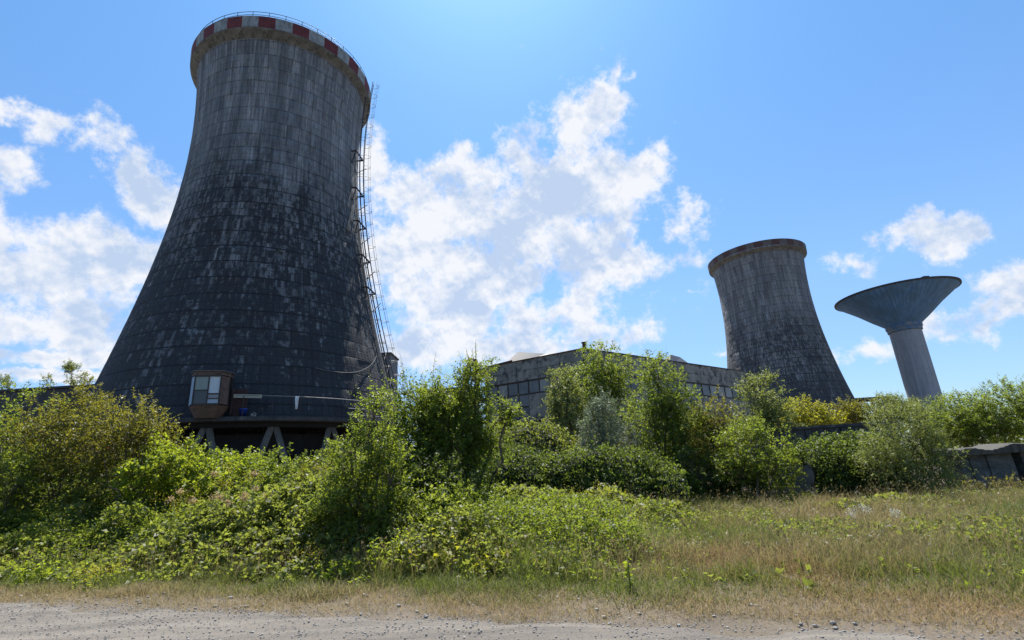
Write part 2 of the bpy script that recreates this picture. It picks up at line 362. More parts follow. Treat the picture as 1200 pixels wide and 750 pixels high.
PLANTS = []
def plant(name, label, cat, base, lobes, mat, seed, nleaf, leafL=.06, ratio=.55, sprigL=.45, nl=14, group=None, shoots=0, shootL=.8, up=.5, stems=3, rad=.05, bark=None, clump=1.0, shell=.45, crown='crown', stem='trunk', droop=.2, dirup=.5):
    """lobes: list of (centre, (rx,ry,rz)) in metres, world. base: ground point."""
    rng = np.random.default_rng(seed)
    base = np.array(base, float)
    root = thing(name, tuple(base), label, cat, group)
    vol = np.array([r[0]*r[1]*r[2] for c, r in lobes])**.72; share = vol/vol.sum()
    nleaf = nleaf*1.6; ns = max(4, int(nleaf/nl)); S0 = []; D = []; VC = []; LL = []; HB = []
    mb = MB()
    sb = [base+np.array([rng.normal()*rad*2.2, rng.normal()*rad*2.2, -.08]) for _ in range(stems)]
    for (c, r), sh in zip(lobes, share):
        c = np.array(c, float); r = np.array(r, float)
        k = max(3, int(ns*sh)); nc = max(5, int(k/17*clump))
        cc = unit(rng.normal(size=(nc, 3)))*(rng.random((nc, 1))**shell)*r*.92+c
        idx = rng.integers(0, nc, k)
        spread = (np.prod(r)**(1/3))*.34
        p = cc[idx]+rng.normal(size=(k, 3))*spread*.62
        q = (p-c)/r; ln = np.linalg.norm(q, axis=1, keepdims=True); p = np.where(ln > 1.08, c+q/ln*r*1.05, p)
        out = unit((p-c)/r)
        d = unit(out*.55+np.array([0, 0, dirup])+rng.normal(size=(k, 3))*.45)
        CI = cc[idx]; HB.append(CI); S0.append(p); D.append(d); VC.append(rng.random(nc)[idx]); LL.append(sprigL*(.6+.8*rng.random(k)))
        # limbs
        s = sb[rng.integers(0, len(sb))]
        hub = c-np.array([0, 0, r[2]*.35])
        limb(mb, s, hub, rad, rad*.45, rng, 7, .07, 7)
        for j in range(min(nc, 16)):
            limb(mb, hub+(c-hub)*rng.random()*.6, cc[j], rad*.35, rad*.10, rng, 4, .10, 4)
        if shoots:
            kk = max(1, int(shoots*sh+.5)); a = rng.random(kk)*2*math.pi; rr = rng.random(kk)**.5*.8
            tp = c+np.stack([np.cos(a)*rr*r[0], np.sin(a)*rr*r[1], np.sqrt(1-rr**2)*r[2]*.8], 1)
            HB.append(tp-np.array([0, 0, .3])); S0.append(tp); D.append(unit(np.stack([np.cos(a)*rr*.5, np.sin(a)*rr*.5, np.ones(kk)], 1)+rng.normal(size=(kk, 3))*.14)); VC.append(rng.random(kk)); LL.append(shootL*(.5+rng.random(kk)*.7))
            for q in range(kk):
                limb(mb, tp[q]-D[-1][q]*.3, tp[q]+D[-1][q]*LL[-1][q]*.95, .008, .003, rng, 3, .03, 3)
    HB = np.concatenate(HB); S0 = np.concatenate(S0); D = np.concatenate(D); VC = np.concatenate(VC); LL = np.concatenate(LL)
    g = terrain(S0[:, 0], S0[:, 1])+.05; S0[:, 2] = np.maximum(S0[:, 2], g)
    V, F, v = sprigs(rng, S0, D, LL, nl, leafL, ratio, droop, up, VC)
    npmesh(crown, V-base, F, mat, root, {'v': v})
    # thin twigs of a share of the sprigs
    kx = rng.choice(len(S0), min(len(S0), 140), replace=False)
    for q in kx:
        mb.tube([HB[q], S0[q], S0[q]+D[q]*LL[q]*.8-np.array([0, 0, droop*LL[q]*.64])], .006, 3, .003)
    mb.v = [tuple(np.array(x)-base) for x in mb.v]
    mb.obj(stem, bark or BARK, root, smooth=True)
    PLANTS.append(root)
    return root
def lobepx(Y, *ls, dy=.8):              # lobes read off the photograph, stood at their real distance
    out = []
    for l in ls:
        x, y, rx, ry = l[:4]; o = l[4] if len(l) > 4 else 0
        P = at(x, y, Y+o); k = mpp(P); out.append((P, (rx*k, max(rx, ry)*k*dy*.9, ry*k)))
    return out
def groundat(px, Y, dx=0):
    P = at(px, 560, Y); return (P[0]+dx, Y, float(terrain(P[0], Y)))

# ------------------------------------------------------------------ concrete shell material
def shell_mat(amount):
    m, t, b = new_mat('tower_concrete')
    uv = t.coord('UV'); ob = t.coord('Object'); u, v, _ = t.sep(uv); z = t.sep(ob)[2]
    rnd = t.n.new('ShaderNodeObjectInfo').outputs['Random']
    off = t.comb(t.math('MULTIPLY', rnd, 37.), t.math('MULTIPLY', rnd, 91.), 0.)
    uvo = t.vm('ADD', uv, off)
    wob = t.math('MULTIPLY', t.math('SUBTRACT', t.noise(uvo, 1.3, 3), .5), .10)
    fu = t.math('FRACT', t.math('ADD', u, wob)); fv = t.math('FRACT', t.math('ADD', v, wob))
    du = t.math('MINIMUM', fu, t.math('SUBTRACT', 1., fu)); dv = t.math('MINIMUM', fv, t.math('SUBTRACT', 1., fv))
    jn = t.noise(uvo, 3.1, 4, .7)
    ju = t.mapr(du, .02, .10, 1., 0.); jv = t.mapr(dv, .015, .065, 1., 0.)
    f2 = t.math('FRACT', t.math('ADD', t.math('MULTIPLY', u, 3.), wob)); d2 = t.math('MINIMUM', f2, t.math('SUBTRACT', 1., f2))
    g2 = t.math('FRACT', t.math('ADD', t.math('MULTIPLY', v, 2.), t.math('MULTIPLY', wob, 1.5))); e2 = t.math('MINIMUM', g2, t.math('SUBTRACT', 1., g2))
    sub = t.math('MAXIMUM', t.math('MULTIPLY', t.mapr(d2, .04, .16, 1., 0.), .42), t.math('MULTIPLY', t.mapr(e2, .02, .08, 1., 0.), .55))
    j = t.math('MAXIMUM', t.math('MAXIMUM', t.math('MULTIPLY', ju, .7), jv), sub); j = t.math('MULTIPLY', j, t.mapr(jn, .35, .6, .12, 1.))
    fl = t.n.new('ShaderNodeVectorMath'); fl.operation = 'FLOOR'; t.put(fl.inputs[0], t.vm('ADD', uvo, t.comb(wob, wob, 0.)))
    wn = t.n.new('ShaderNodeTexWhiteNoise'); wn.noise_dimensions = '2D'; t.put(wn.inputs['Vector'], fl.outputs[0]); cell = wn.outputs['Value']
    half = t.n.new('ShaderNodeVectorMath'); half.operation = 'FLOOR'; t.put(half.inputs[0], t.vm('MULTIPLY', uvo, (2.5, 1., 1.)))
    wn2 = t.n.new('ShaderNodeTexWhiteNoise'); wn2.noise_dimensions = '2D'; t.put(wn2.inputs['Vector'], half.outputs[0]); cell2 = wn2.outputs['Value']
    streak = t.noise(t.scalev(uvo, (11., .6, 1)), 1., 7, .75)
    streak2 = t.noise(t.scalev(uvo, (1.1, .12, 1)), 1., 4, .6)
    blot = t.noise(t.scalev(uvo, (1., .8, 1)), .35, 7, .65)
    fine = t.noise(t.scalev(uvo, (1.15, 1.67, 1)), 9., 6, .75)
    c = t.mix(t.mapr(streak, .36, .62), (.09, .09, .094), (.46, .455, .45))
    c = t.mix(t.mapr(streak2, .38, .62, .72, 0.), c, (.075, .078, .085))
    c = t.mix(t.math('MULTIPLY', t.math('ABSOLUTE', t.math('SUBTRACT', cell, .5)), .5), c, (.27, .275, .285))
    c = t.mix(t.math('MULTIPLY', t.mapr(cell2, .72, 1.), .45), c, (.06, .063, .07))
    c = t.mix(t.mapr(fine, .5, .75, 0, .5), c, (.10, .10, .105))
    c = t.mix(t.math('MULTIPLY', j, .8), c, (.035, .035, .038))
    # black weathering coat on the lower shell, flaking off panel by panel
    hz = t.math('ADD', z, t.math('MULTIPLY', t.math('SUBTRACT', blot, .5), 16.))
    coat = t.mapr(hz, 38., 27., 0., 1., True)
    tile = t.n.new('ShaderNodeVectorMath'); tile.operation = 'FLOOR'; t.put(tile.inputs[0], t.vm('ADD', t.vm('MULTIPLY', uvo, (5., 2.2, 1.)), t.comb(t.math('MULTIPLY', fine, .9), t.math('MULTIPLY', fine, .5), 0.)))
    wn3 = t.n.new('ShaderNodeTexWhiteNoise'); wn3.noise_dimensions = '2D'; t.put(wn3.inputs['Vector'], tile.outputs[0])
    chip = t.noise(t.scalev(uvo, (1.15*1.5, 1.67*.6, 1)), 3.0, 9, .75)
    flakes = t.math('ADD', t.math('MULTIPLY', cell2, .16), t.math('ADD', t.math('MULTIPLY', wn3.outputs['Value'], .42), t.math('MULTIPLY', blot, 1.1)))
    flakes = t.math('ADD', flakes, t.math('MULTIPLY', t.math('SUBTRACT', chip, .5), 1.9))
    hole = t.mapr(t.math('SUBTRACT', flakes, t.mapr(z, 9., 27., .16, -.12)), .86, 1.10, 0., 1.)
    hole = t.math('MULTIPLY', hole, t.mapr(t.math('MAXIMUM', jv, sub), .2, .8, 1., .1))
    coatm = t.math('MULTIPLY', coat, t.math('SUBTRACT', amount, t.math('MULTIPLY', hole, .68)), clamp=True)
    dark = t.mix(t.mapr(fine, .35, .7), (.015, .016, .018), (.055, .056, .062))
    dark = t.mix(t.math('MULTIPLY', t.math('MAXIMUM', jv, t.math('MAXIMUM', t.math('MULTIPLY', ju, .3), sub)), .6), dark, (.006, .006, .008))
    c = t.mix(coatm, c, dark)
    t.put(b.inputs['Base Color'], c); b.inputs['Roughness'].default_value = .88; b.inputs['Specular IOR Level'].default_value = .3
    h = t.math('SUBTRACT', t.math('ADD', t.math('MULTIPLY', fine, .5), t.math('MULTIPLY', hole, -.4)), t.math('MULTIPLY', j, .8))
    t.put(b.inputs['Normal'], t.bump(h, .7, .08))
    return m
SHELL = shell_mat(.97); SHELL2 = shell_mat(.80)
CONC = simple('old_concrete', (.16, .155, .145), .9, var=.4, scale=1.2, col2=(.06, .058, .055), thr=.58)
DCONC = simple('sooty_concrete', (.05, .05, .052), .9, var=.45, scale=1.5, col2=(.11, .11, .105), thr=.62)
SHADE_BLACK = simple('shade_black_concrete', (.016, .016, .018), .95, var=.4, scale=1.5)  # near-black base puts the shade of the open tower foot into the concrete
LEGC = simple('leg_concrete', (.13, .125, .115), .9, var=.35, scale=1.2, col2=(.08, .075, .07), thr=.58)
RUST = simple('rusty_steel', (.085, .034, .020), .85, metal=0, var=.5, scale=3, col2=(.05, .025, .018), thr=.55)
STEEL = simple('dark_steel', (.045, .038, .036), .6, metal=.3, var=.3, scale=4, col2=(.11, .045, .025), thr=.6)
GALV = simple('galvanised_steel', (.20, .20, .205), .6, metal=.2, var=.2, scale=4, col2=(.14, .06, .03), thr=.66)

def rim_mat(nseg, phase, white, red):
    m, t, b = new_mat('rim_paint'); ob = t.coord(); x, y, z = t.sep(ob)
    a = t.math('ARCTAN2', y, x); f = t.math('FRACT', t.math('ADD', t.math('MULTIPLY', a, nseg/2/(2*math.pi)), phase))
    s = t.math('GREATER_THAN', f, .5)
    n = t.noise(t.scalev(ob, (1, 1, .5)), 2.2, 8, .7); n2 = t.noise(ob, 6, 6, .7)
    wc = t.mix(t.mapr(n, .42, .66), white, tuple(q*.45 for q in white)); rc = t.mix(t.mapr(n, .40, .68), red, tuple(q*.5 for q in red))
    c = t.mix(s, wc, rc); c = t.mix(t.mapr(n2, .55, .72, 0, .7), c, (.12, .115, .11))
    t.put(b.inputs['Base Color'], c); b.inputs['Roughness'].default_value = .8; t.put(b.inputs['Normal'], t.bump(n2, .4, .03))
    return m

# ------------------------------------------------------------------ cooling towers
RTH, ZTH, BH, HH = 8.81, 38.6, 25.8, 48.9
def RZ(z): return RTH*math.sqrt(1+((z-ZTH)/BH)**2)
SKIN_Z0 = 6.1
NCOL = 48; ROWH = 1.62
def make_tower(loc, label, rz, rimm, group, rail=True):
    root = thing('cooling_tower', loc, label, 'cooling tower', group, rz)
    zs = []
    z = SKIN_Z0
    k = 0
    while z < HH-1.2:                       # lifts of formwork: each joint is a small real ledge
        z1 = min(z+ROWH, HH-1.1)
        zs += [(z, .0, k), (z+(z1-z)*.5, .0, k+.5), (z1-.06, .0, k+.96), (z1-.05, .0, k+.965)]
        z = z1; k += 1
    rng = np.random.default_rng(5)
    na = NCOL*4
    jit = rng.normal(size=(len(zs), na+1))*.004; jit[:, -1] = jit[:, 0]
    V = []; UVv = []
    for i, (zz, e, kv) in enumerate(zs):
        th = np.linspace(0, 2*math.pi, na+1); r = RZ(zz)+e+jit[i]
        V.append(np.stack([r*np.cos(th), r*np.sin(th), np.full(na+1, zz)], 1)); UVv.append(np.stack([th/(2*math.pi)*NCOL, np.full(na+1, kv)], 1))
    V = np.concatenate(V); UVv = np.concatenate(UVv); nr = len(zs)
    i = (np.arange(nr-1)[:, None]*(na+1)+np.arange(na)[None, :]).ravel()
    F = np.stack([i, i+1, i+na+2, i+na+1], 1)
    # inner face
    off = len(V); zi = [SKIN_Z0, 12, 18, 24, 30, 36, 42, HH-1.1]
    Vi = []
    for zz in zi:
        th = np.linspace(0, 2*math.pi, na+1); r = RZ(zz)-.35; Vi.append(np.stack([r*np.cos(th), r*np.sin(th), np.full(na+1, zz)], 1)); UVv = np.concatenate([UVv, np.stack([th/(2*math.pi)*NCOL, np.full(na+1, zz/ROWH)], 1)])
    V = np.concatenate([V]+Vi); i = (off+np.arange(len(zi)-1)[:, None]*(na+1)+np.arange(na)[None, :]).ravel()
    F = np.concatenate([F, np.stack([i+na+1, i+na+2, i+1, i], 1)])
    sh = npmesh('shell', V, F, SHELL if rail else SHELL2, root, smooth=True)
    ul = sh.data.uv_layers.new(name='UVMap'); ul.data.foreach_set('uv', UVv[F.ravel()].astype(np.float32).ravel())
    # rim: painted band with sloping soffit
    r = RZ(HH)
    q = MB(); q.rev([(r+.52, HH-1.35), (r+.60, HH), (r+.20, HH+.02), (r+.18, HH-1.2)], 160); q.obj('rim_band', rimm, root)
    q = MB(); q.rev([(RZ(HH-2.1)-.02, HH-2.15), (r+.50, HH-1.45), (r+.50, HH-1.353), (r-.38, HH-1.353), (r-.38, HH-2.15)], 160); q.obj('rim_soffit', CONC, root)
    q = MB(); rr = r+.32
    for hz in (.45, .85): q.tube([(rr*math.cos(a), rr*math.sin(a), HH+hz) for a in np.linspace(0, 2*math.pi, 121)], .03, 5)
    for a in np.linspace(0, 2*math.pi, 39)[:-1]: q.tube([(rr*math.cos(a), rr*math.sin(a), HH), (rr*math.cos(a), rr*math.sin(a), HH+.86)], .03, 5)
    if rail: q.obj('rim_railing', STEEL, root)
    # walkway ring and ring beam
    r0 = RZ(6.4)
    q = MB(); q.rev([(r0-.30, 6.30), (r0+1.15, 6.32), (r0+1.17, 6.62), (r0-.02, 6.66)], 120); q.obj('walkway', DCONC, root)
    q = MB(); q.rev([(r0-.42, 5.95), (r0+.25, 5.95), (r0+.25, 6.297), (r0-.42, 6.297)], 120); q.obj('ring_beam', SHADE_BLACK, root)  # beam coloured black to read as the shaded void below the walkway
    # A-frame legs
    nleg = 20; a0 = R_(-93.4)
    for kx in range(nleg):
        a = a0+2*math.pi*kx/nleg
        for s in (-1, 1):
            q = MB(); aa = a+s*R_(.6); bb = a+s*R_(7.6)
            q.beam((r0*math.cos(aa), r0*math.sin(aa), 6.0), ((r0+1.4)*math.cos(bb), (r0+1.4)*math.sin(bb), -.2), .32, .38)
            q.obj('leg', LEGC, root, bevel=.03)
    q = MB(); rb = r0+2.6; q.rev([(rb, -.3), (rb+.3, -.3), (rb+.3, 1.1), (rb, 1.1)], 96); q.obj('basin_wall', CONC, root)
    # water distribution and fill packs inside, seen between the legs
    q = MB()
    for rr_, n_ in ((5., 10), (9.5, 18)):
        for kx in range(n_):
            a = 2*math.pi*kx/n_; q.box((rr_*math.cos(a), rr_*math.sin(a), 2.9), (.35, .35, 6.2), a)
    q.rev([(.5, 3.9), (12.2, 3.9), (12.2, 5.6), (.5, 5.6)], 48)
    q.obj('fill_structure', SHADE_BLACK, root)
    return root
PH = .5-((-81.0/360*19) % 1)
T1 = make_tower((-26.2, 50., 0), 'nearest and largest blackened concrete cooling tower with red and white banded rim and caged ladder', 0,
                rim_mat(38, .5-((R_(-81)*19/(2*math.pi)) % 1), (.33, .335, .32), (.17, .028, .026)), 'cooling towers')
T2 = make_tower((55.56, 103.8, -4.6), 'farther concrete cooling tower with faded reddish rim standing left of the water tower', R_(200),
                rim_mat(38, .2, (.155, .125, .115), (.115, .052, .045)), 'cooling towers', False)

# caged ladder up the first tower
th = R_(9.)
def mer(z, e, dt=0.):                   # point on the tower's meridian, e metres off the shell
    r = RZ(z)+e; return ((r)*math.cos(th)-dt*math.sin(th), (r)*math.sin(th)+dt*math.cos(th), z)
zz = np.linspace(6.7, HH+1.3, 60)
q = MB()
for s in (-.28, .28): q.tube([mer(z, .75, s) for z in zz], .04, 5)
for z in np.arange(6.8, HH+1.1, .33): q.tube([mer(z, .75, -.28), mer(z, .75, .28)], .014, 4)
for z in np.arange(8., HH, 2.6):
    for s in (-.28, .28): q.tube([mer(z, -.05, s), mer(z, .75, s)], .03, 4)
lad = q.obj('ladder', STEEL, T1)
q = MB()
for z in np.arange(9.2, HH+1.3, 1.5):
    pts = []
    for a in np.linspace(-math.pi/2, math.pi/2, 11)[::1]:
        dt = .42*math.sin(a); e = .75+.78*math.cos(a); p = mer(z, e, dt); pts.append(p)
    q.tube([mer(z, .75, -.28)]+pts+[mer(z, .75, .28)], .028, 4)
for a in (-.8, 0, .8):
    q.tube([mer(z, .75+.78*math.cos(a), .42*math.sin(a)) for z in np.linspace(9.2, HH+1.25, 50)], .012, 4)
q.obj('safety_cage', GALV, lad)
# riser pipe and brackets left of the ladder
def cyl(z, e, deg): r = RZ(z)+e; a = R_(deg); return (r*math.cos(a), r*math.sin(a), z)
for z in (38.3, 33.4, 29.2, 25.0, 21.2):
    q = MB()
    q.beam(cyl(z, .55, -6), cyl(z, .75, 6), .12, .12); q.beam(cyl(z, .55, -6), cyl(z, 0, -6), .12, .12)
    q.beam(cyl(z-1.5, .02, -5.6), cyl(z, .7, 4.5), .09, .09); q.beam(cyl(z-1.5, .02, -5.6), cyl(z, .5, -5.8), .09, .09)
    q.beam(cyl(z-.05, .02, 6), cyl(z, .75, 6), .12, .12)
    q.beam(cyl(z-2.6, .35, -2), cyl(z-1.0, 1.1, 7), .07, .07)
    q.obj('bracket', STEEL, T1)
q = MB()
q.tube([cyl(z, .42, -5.5) for z in np.linspace(18, 38.5, 30)], .035, 5); q.tube([cyl(z, .5, 3) for z in np.linspace(7, 47, 50)], .07, 6)
for z in np.arange(8, 24, 1.3): q.beam(cyl(z, .4, -1), cyl(z+1.2, .6, 5), .05, .05)
q.tube([cyl(z, .45, -1) for z in np.linspace(7, 30, 40)], .05, 5)
q.obj('riser_pipe', STEEL, T1)
# hanging cable
q = MB(); pts = []
for k in range(25):
    u = k/24; dg = -44+(38)*u; z = 11.0+2.6*u**2.2-.9*math.sin(math.pi*u)*.4; pts.append(cyl(z, .10, dg))
q.tube(pts, .022, 5); q.obj('cable', GALV, T1)
# walkway railing from the cabin to the right
q = MB()
r0 = RZ(6.4)+1.05
def wk(deg, z): return (r0*math.cos(R_(deg)), r0*math.sin(R_(deg)), z)
for z, a, b_ in ((8.15, -68, -14), (7.45, -36, -14), (6.95, -36, -14)):
    q.tube([wk(dg, z) for dg in np.linspace(a, b_, 40)], .032, 5)
wr_ = q.obj('walkway_railing', GALV, T1); 
for dg in np.arange(-66, -13, 7.4): q = MB(); q.tube([wk(dg, 6.62), wk(dg, 8.15)], .028, 5); q.obj('post', STEEL, wr_)
q = MB(); q.beam(wk(-68.5, 8.12), wk(-61.5, 8.10), .05, .26); q.obj('toe_board', simple('pale_board', (.34, .32, .25), .8), T1)

# lookout cabin on the walkway
ca = R_(-74.3); cr = RZ(6.4)+1.0
cab = thing('lookout_cabin', (-26.2+cr*math.cos(ca), 50+cr*math.sin(ca), 6.64), 'small rusty glazed cabin on the walkway of the big cooling tower', 'cabin', None, ca+math.pi/2)
CABR = simple('faded_brown_paint', (.13, .075, .052), .8, var=.35, scale=2.5, col2=(.06, .035, .026), thr=.56); cab.scale = (.78, 1, 1)
hw, dp = 1.32, .95                      # plan: half octagon, outward is -y
plan = [(-1.62, .55), (-1.62, -.15), (-1.05, -dp), (1.12, -dp), (1.62, -.2), (1.62, .55)]
def ringm(z0, s0, z1, s1, pl=plan, cy=0.):
    q = MB(); n = len(pl)
    vs = [(x*s0, y*s0+cy, z0) for x, y in pl]+[(x*s1, y*s1+cy, z1) for x, y in pl]
    q.add(vs, [tuple(range(n))[::-1], tuple(range(n, 2*n))]+[(i, (i+1) % n, (i+1) % n+n, i+n) for i in range(n)]); return q
ringm(-.12, .62, .72, .98).obj('hopper_base', CABR, cab)
ringm(2.86, 1.0, 3.12, 1.0).obj('fascia', CABR, cab)
q = ringm(3.122, 1.07, 3.20, 1.07); q.box((-.9, .2, 3.3), (.9, .5, .18)); q.obj('roof', simple('roof_felt', (.10, .095, .09), .8), cab)
q = MB()
for (x, y) in plan: q.box((x*.97, y*.97, 1.79), (.10, .10, 2.14))
q.box((.12, -dp*.97, 1.79), (.10, .10, 2.14)); q.box((0, -dp*.99, .78), (2.2, .08, .12)); q.box((0, -dp*.99, 2.8), (2.2, .08, .12)); q.box((0, .5, 1.79), (3.1, .06, 2.14))
q.box((-.46, -dp*.98, 1.78), (1.05, .06, .07)); q.box((.6, -dp*.98, 1.50), (.9, .06, .07)); q.box((.6, -dp*.98, 1.05+.12), (.9, .06, .07))
q.obj('frame', STEEL, cab)
def pane_mat(n, col, r=.25):
    return simple(n, col, r, var=.12, scale=1.5, bump=.05)
panes = [((-1.0, -.38), -.93, (-.46, -dp), (1.02, 1.0), 2.30, (.22, .25, .22)), ((-1.0, 0), 0, (-.46, -dp), (1.02, .92), 1.28, (.05, .052, .055)),
         ((0, 0), 0, (.6, -dp), (.86, 1.2), 2.16, (.50, .52, .54)), ((0, 0), 0, (.6, -dp), (.86, .30), 1.35, (.22, .21, .23)), ((0, 0), 0, (.6, -dp), (.86, .32), .98, (.32, .37, .44))]
for _, _, (x, y), (w_, h_), z_, col in panes:
    q = MB(); q.box((x, y*.955, z_), (w_, .03, h_)); q.obj('window_pane', pane_mat('pane', col), cab)
q = MB(); q.hexa([(-1.60, -.17, .8), (-1.07, -dp+.04, .8), (-1.05, -dp+.07, .8), (-1.57, -.14, .8), (-1.60, -.17, 2.8), (-1.07, -dp+.04, 2.8), (-1.05, -dp+.07, 2.8), (-1.57, -.14, 2.8)]); q.obj('window_pane', pane_mat('pane_blue', (.38, .50, .62)), cab)
q = MB(); q.hexa([(1.14, -dp+.04, .8), (1.60, -.22, .8), (1.57, -.20, .8), (1.12, -dp+.07, .8), (1.14, -dp+.04, 2.8), (1.60, -.22, 2.8), (1.57, -.20, 2.8), (1.12, -dp+.07, 2.8)]); q.obj('side_panel', CABR, cab)
q = MB(); q.box((2.3, .75, 1.1), (1.3, .05, 2.0)); q.box((1.75, .5, 1.1), (.06, .6, 2.0)); q.obj('lean_to_sheet', simple('dull_rust', (.06, .03, .025), .9), cab)

# things left on the walkway
def onwalk(deg, e, z=6.655): r = RZ(6.4)+e; return (-26.2+r*math.cos(R_(deg)), 50+r*math.sin(R_(deg)), z)
bk = thing('bucket', onwalk(-65.9, .75), 'blue plastic bucket on the walkway beside the rusty cabin', 'bucket')
q = MB(); q.rev([(.20, 0), (.27, .52), (.30, .53), (.30, .56), (.25, .56), (.19, .04)], 20); q.rev([(.001, .03), (.19, .03), (.19, .05), (.001, .05)], 20); q.obj('body', simple('blue_plastic', (.02, .06, .42), .35, var=.1), bk, smooth=True)
q = MB(); q.tube([(.28*math.cos(a), -.05, .52+.22*math.sin(a)) for a in np.linspace(0, math.pi, 9)], .012, 5); q.obj('handle', STEEL, bk)
rg = thing('paint_can', onwalk(-63.2, .8, 6.78), 'small pale can lying tipped over near the blue bucket', 'can')
rg.rotation_euler = (R_(90), R_(0), R_(50))
q = MB(); q.rev([(.001, -.17), (.13, -.17), (.13, .17), (.11, .17), (.11, -.15), (.001, -.15)], 18); q.obj('body', simple('pale_can', (.5, .5, .5), .4), rg)
q = MB(); q.rev([(.135, .12), (.14, .12), (.14, .17), (.135, .17)], 18); q.obj('rim', STEEL, rg)
cl = MB()
vs = []; nxr, nzr = 5, 8
for j in range(nzr):
    for i_ in range(nxr): vs.append(((i_-2)*.07*(1-.06*j), .035*math.sin(i_*1.7+j*.8), -j*.14))
fs = [(j*nxr+i_, j*nxr+i_+1, (j+1)*nxr+i_+1, (j+1)*nxr+i_) for j in range(nzr-1) for i_ in range(nxr-1)]
cl.add(vs, fs); rago = cl.obj('rag', simple('white_cloth', (.6, .6, .6), .9), smooth=True); sdm = rago.modifiers.new('s', 'SOLIDIFY'); sdm.thickness = .02
rago.location = onwalk(-52.3, 1.13, 8.16); rago.rotation_euler = (0, 0, R_(38)); tag(rago, 'white rag tied to the walkway railing of the big tower', 'rag')

# ------------------------------------------------------------------ water tower
wt = thing('water_tower', (80.9, 100., -4.6), 'funnel shaped water tower with pale blue cone on a plain grey concrete shaft', 'water tower')
m, t, b = new_mat('cone_paint'); ob = t.coord(); x, y, z = t.sep(ob); a = t.math('ARCTAN2', y, x)
cv = t.comb(t.math('MULTIPLY', a, 9.), t.math('MULTIPLY', z, .25), 0.)
s1 = t.noise(cv, 2.2, 6, .7); s2 = t.noise(ob, .35, 5, .6)
c = t.mix(t.mapr(s1, .35, .65), (.045, .15, .36), (.14, .28, .50)); c = t.mix(t.mapr(s2, .42, .6, 0, .75), c, (.07, .15, .26)); c = t.mix(t.mapr(s2, .36, .22, 0, .8), c, (.24, .25, .25))
rib = t.math('FRACT', t.math('MULTIPLY', a, 72/(2*math.pi))); rb_ = t.mapr(t.math('ABSOLUTE', t.math('SUBTRACT', rib, .5)), .43, .5)
c = t.mix(t.math('MULTIPLY', rb_, .6), c, (.05, .07, .09))
t.put(b.inputs['Base Color'], c); b.inputs['Roughness'].default_value = .8; t.put(b.inputs['Normal'], t.bump(t.math('SUBTRACT', s1, rb_), .5, .06)); CONE = m
zr = 32.5+4.6; zj = 25.9+4.6
q = MB(); q.rev([(3.15, zj), (5.0, zj+1.55), (7.4, zj+3.75), (10.55, zr-.35), (10.1, zr-.35), (3.0, zj+.4)], 144); q.obj('cone', CONE, wt)
q = MB(); q.rev([(10.55, zr-.348), (10.85, zr-.30), (10.88, zr-.02), (10.0, zr+.05), (.01, zr+.9), (.01, zr-.1), (10.0, zr-.348)], 144); q.box((-1.2, -9.9, zr+.15), (1.1, .9, .35)); q.obj('rim', DCONC, wt)
m, t, b = new_mat('collar_paint'); ob = t.coord(); s2 = t.noise(ob, .9, 6, .6)
t.put(b.inputs['Base Color'], t.mix(t.mapr(s2, .4, .6), (.07, .15, .27), (.20, .22, .24))); b.inputs['Roughness'].default_value = .8; COL = m
q = MB(); q.rev([(2.76, zj-1.45), (2.95, zj-1.4), (2.98, zj-.75), (3.12, zj-.7), (3.14, zj-.003), (2.6, zj-.003)], 64); q.obj('collar', COL, wt)
m, t, b = new_mat('shaft_concrete'); ob = t.coord(); s1 = t.noise(t.scalev(ob, (2, 2, .18)), 1.2, 7, .7); s2 = t.noise(ob, 1.6, 6, .7)
c = t.mix(t.mapr(s1, .35, .65), (.22, .235, .265), (.33, .345, .375)); c = t.mix(t.mapr(s2, .55, .75, 0, .5), c, (.12, .115, .12))
rr_ = t.math('FRACT', t.math('MULTIPLY', t.sep(ob)[2], 1/1.5)); c = t.mix(t.mapr(rr_, .97, 1., 0, .35), c, (.1, .1, .1))
t.put(b.inputs['Base Color'], c); b.inputs['Roughness'].default_value = .85; t.put(b.inputs['Normal'], t.bump(s2, .3, .04))
q = MB(); q.rev([(2.74, -.5), (2.74, zj-1.5), (2.4, zj-1.5), (2.4, -.5)], 72); q.obj('shaft', m, wt, smooth=False)
for o in wt.children:
    if o.name.startswith(('shaft', 'cone')): pass

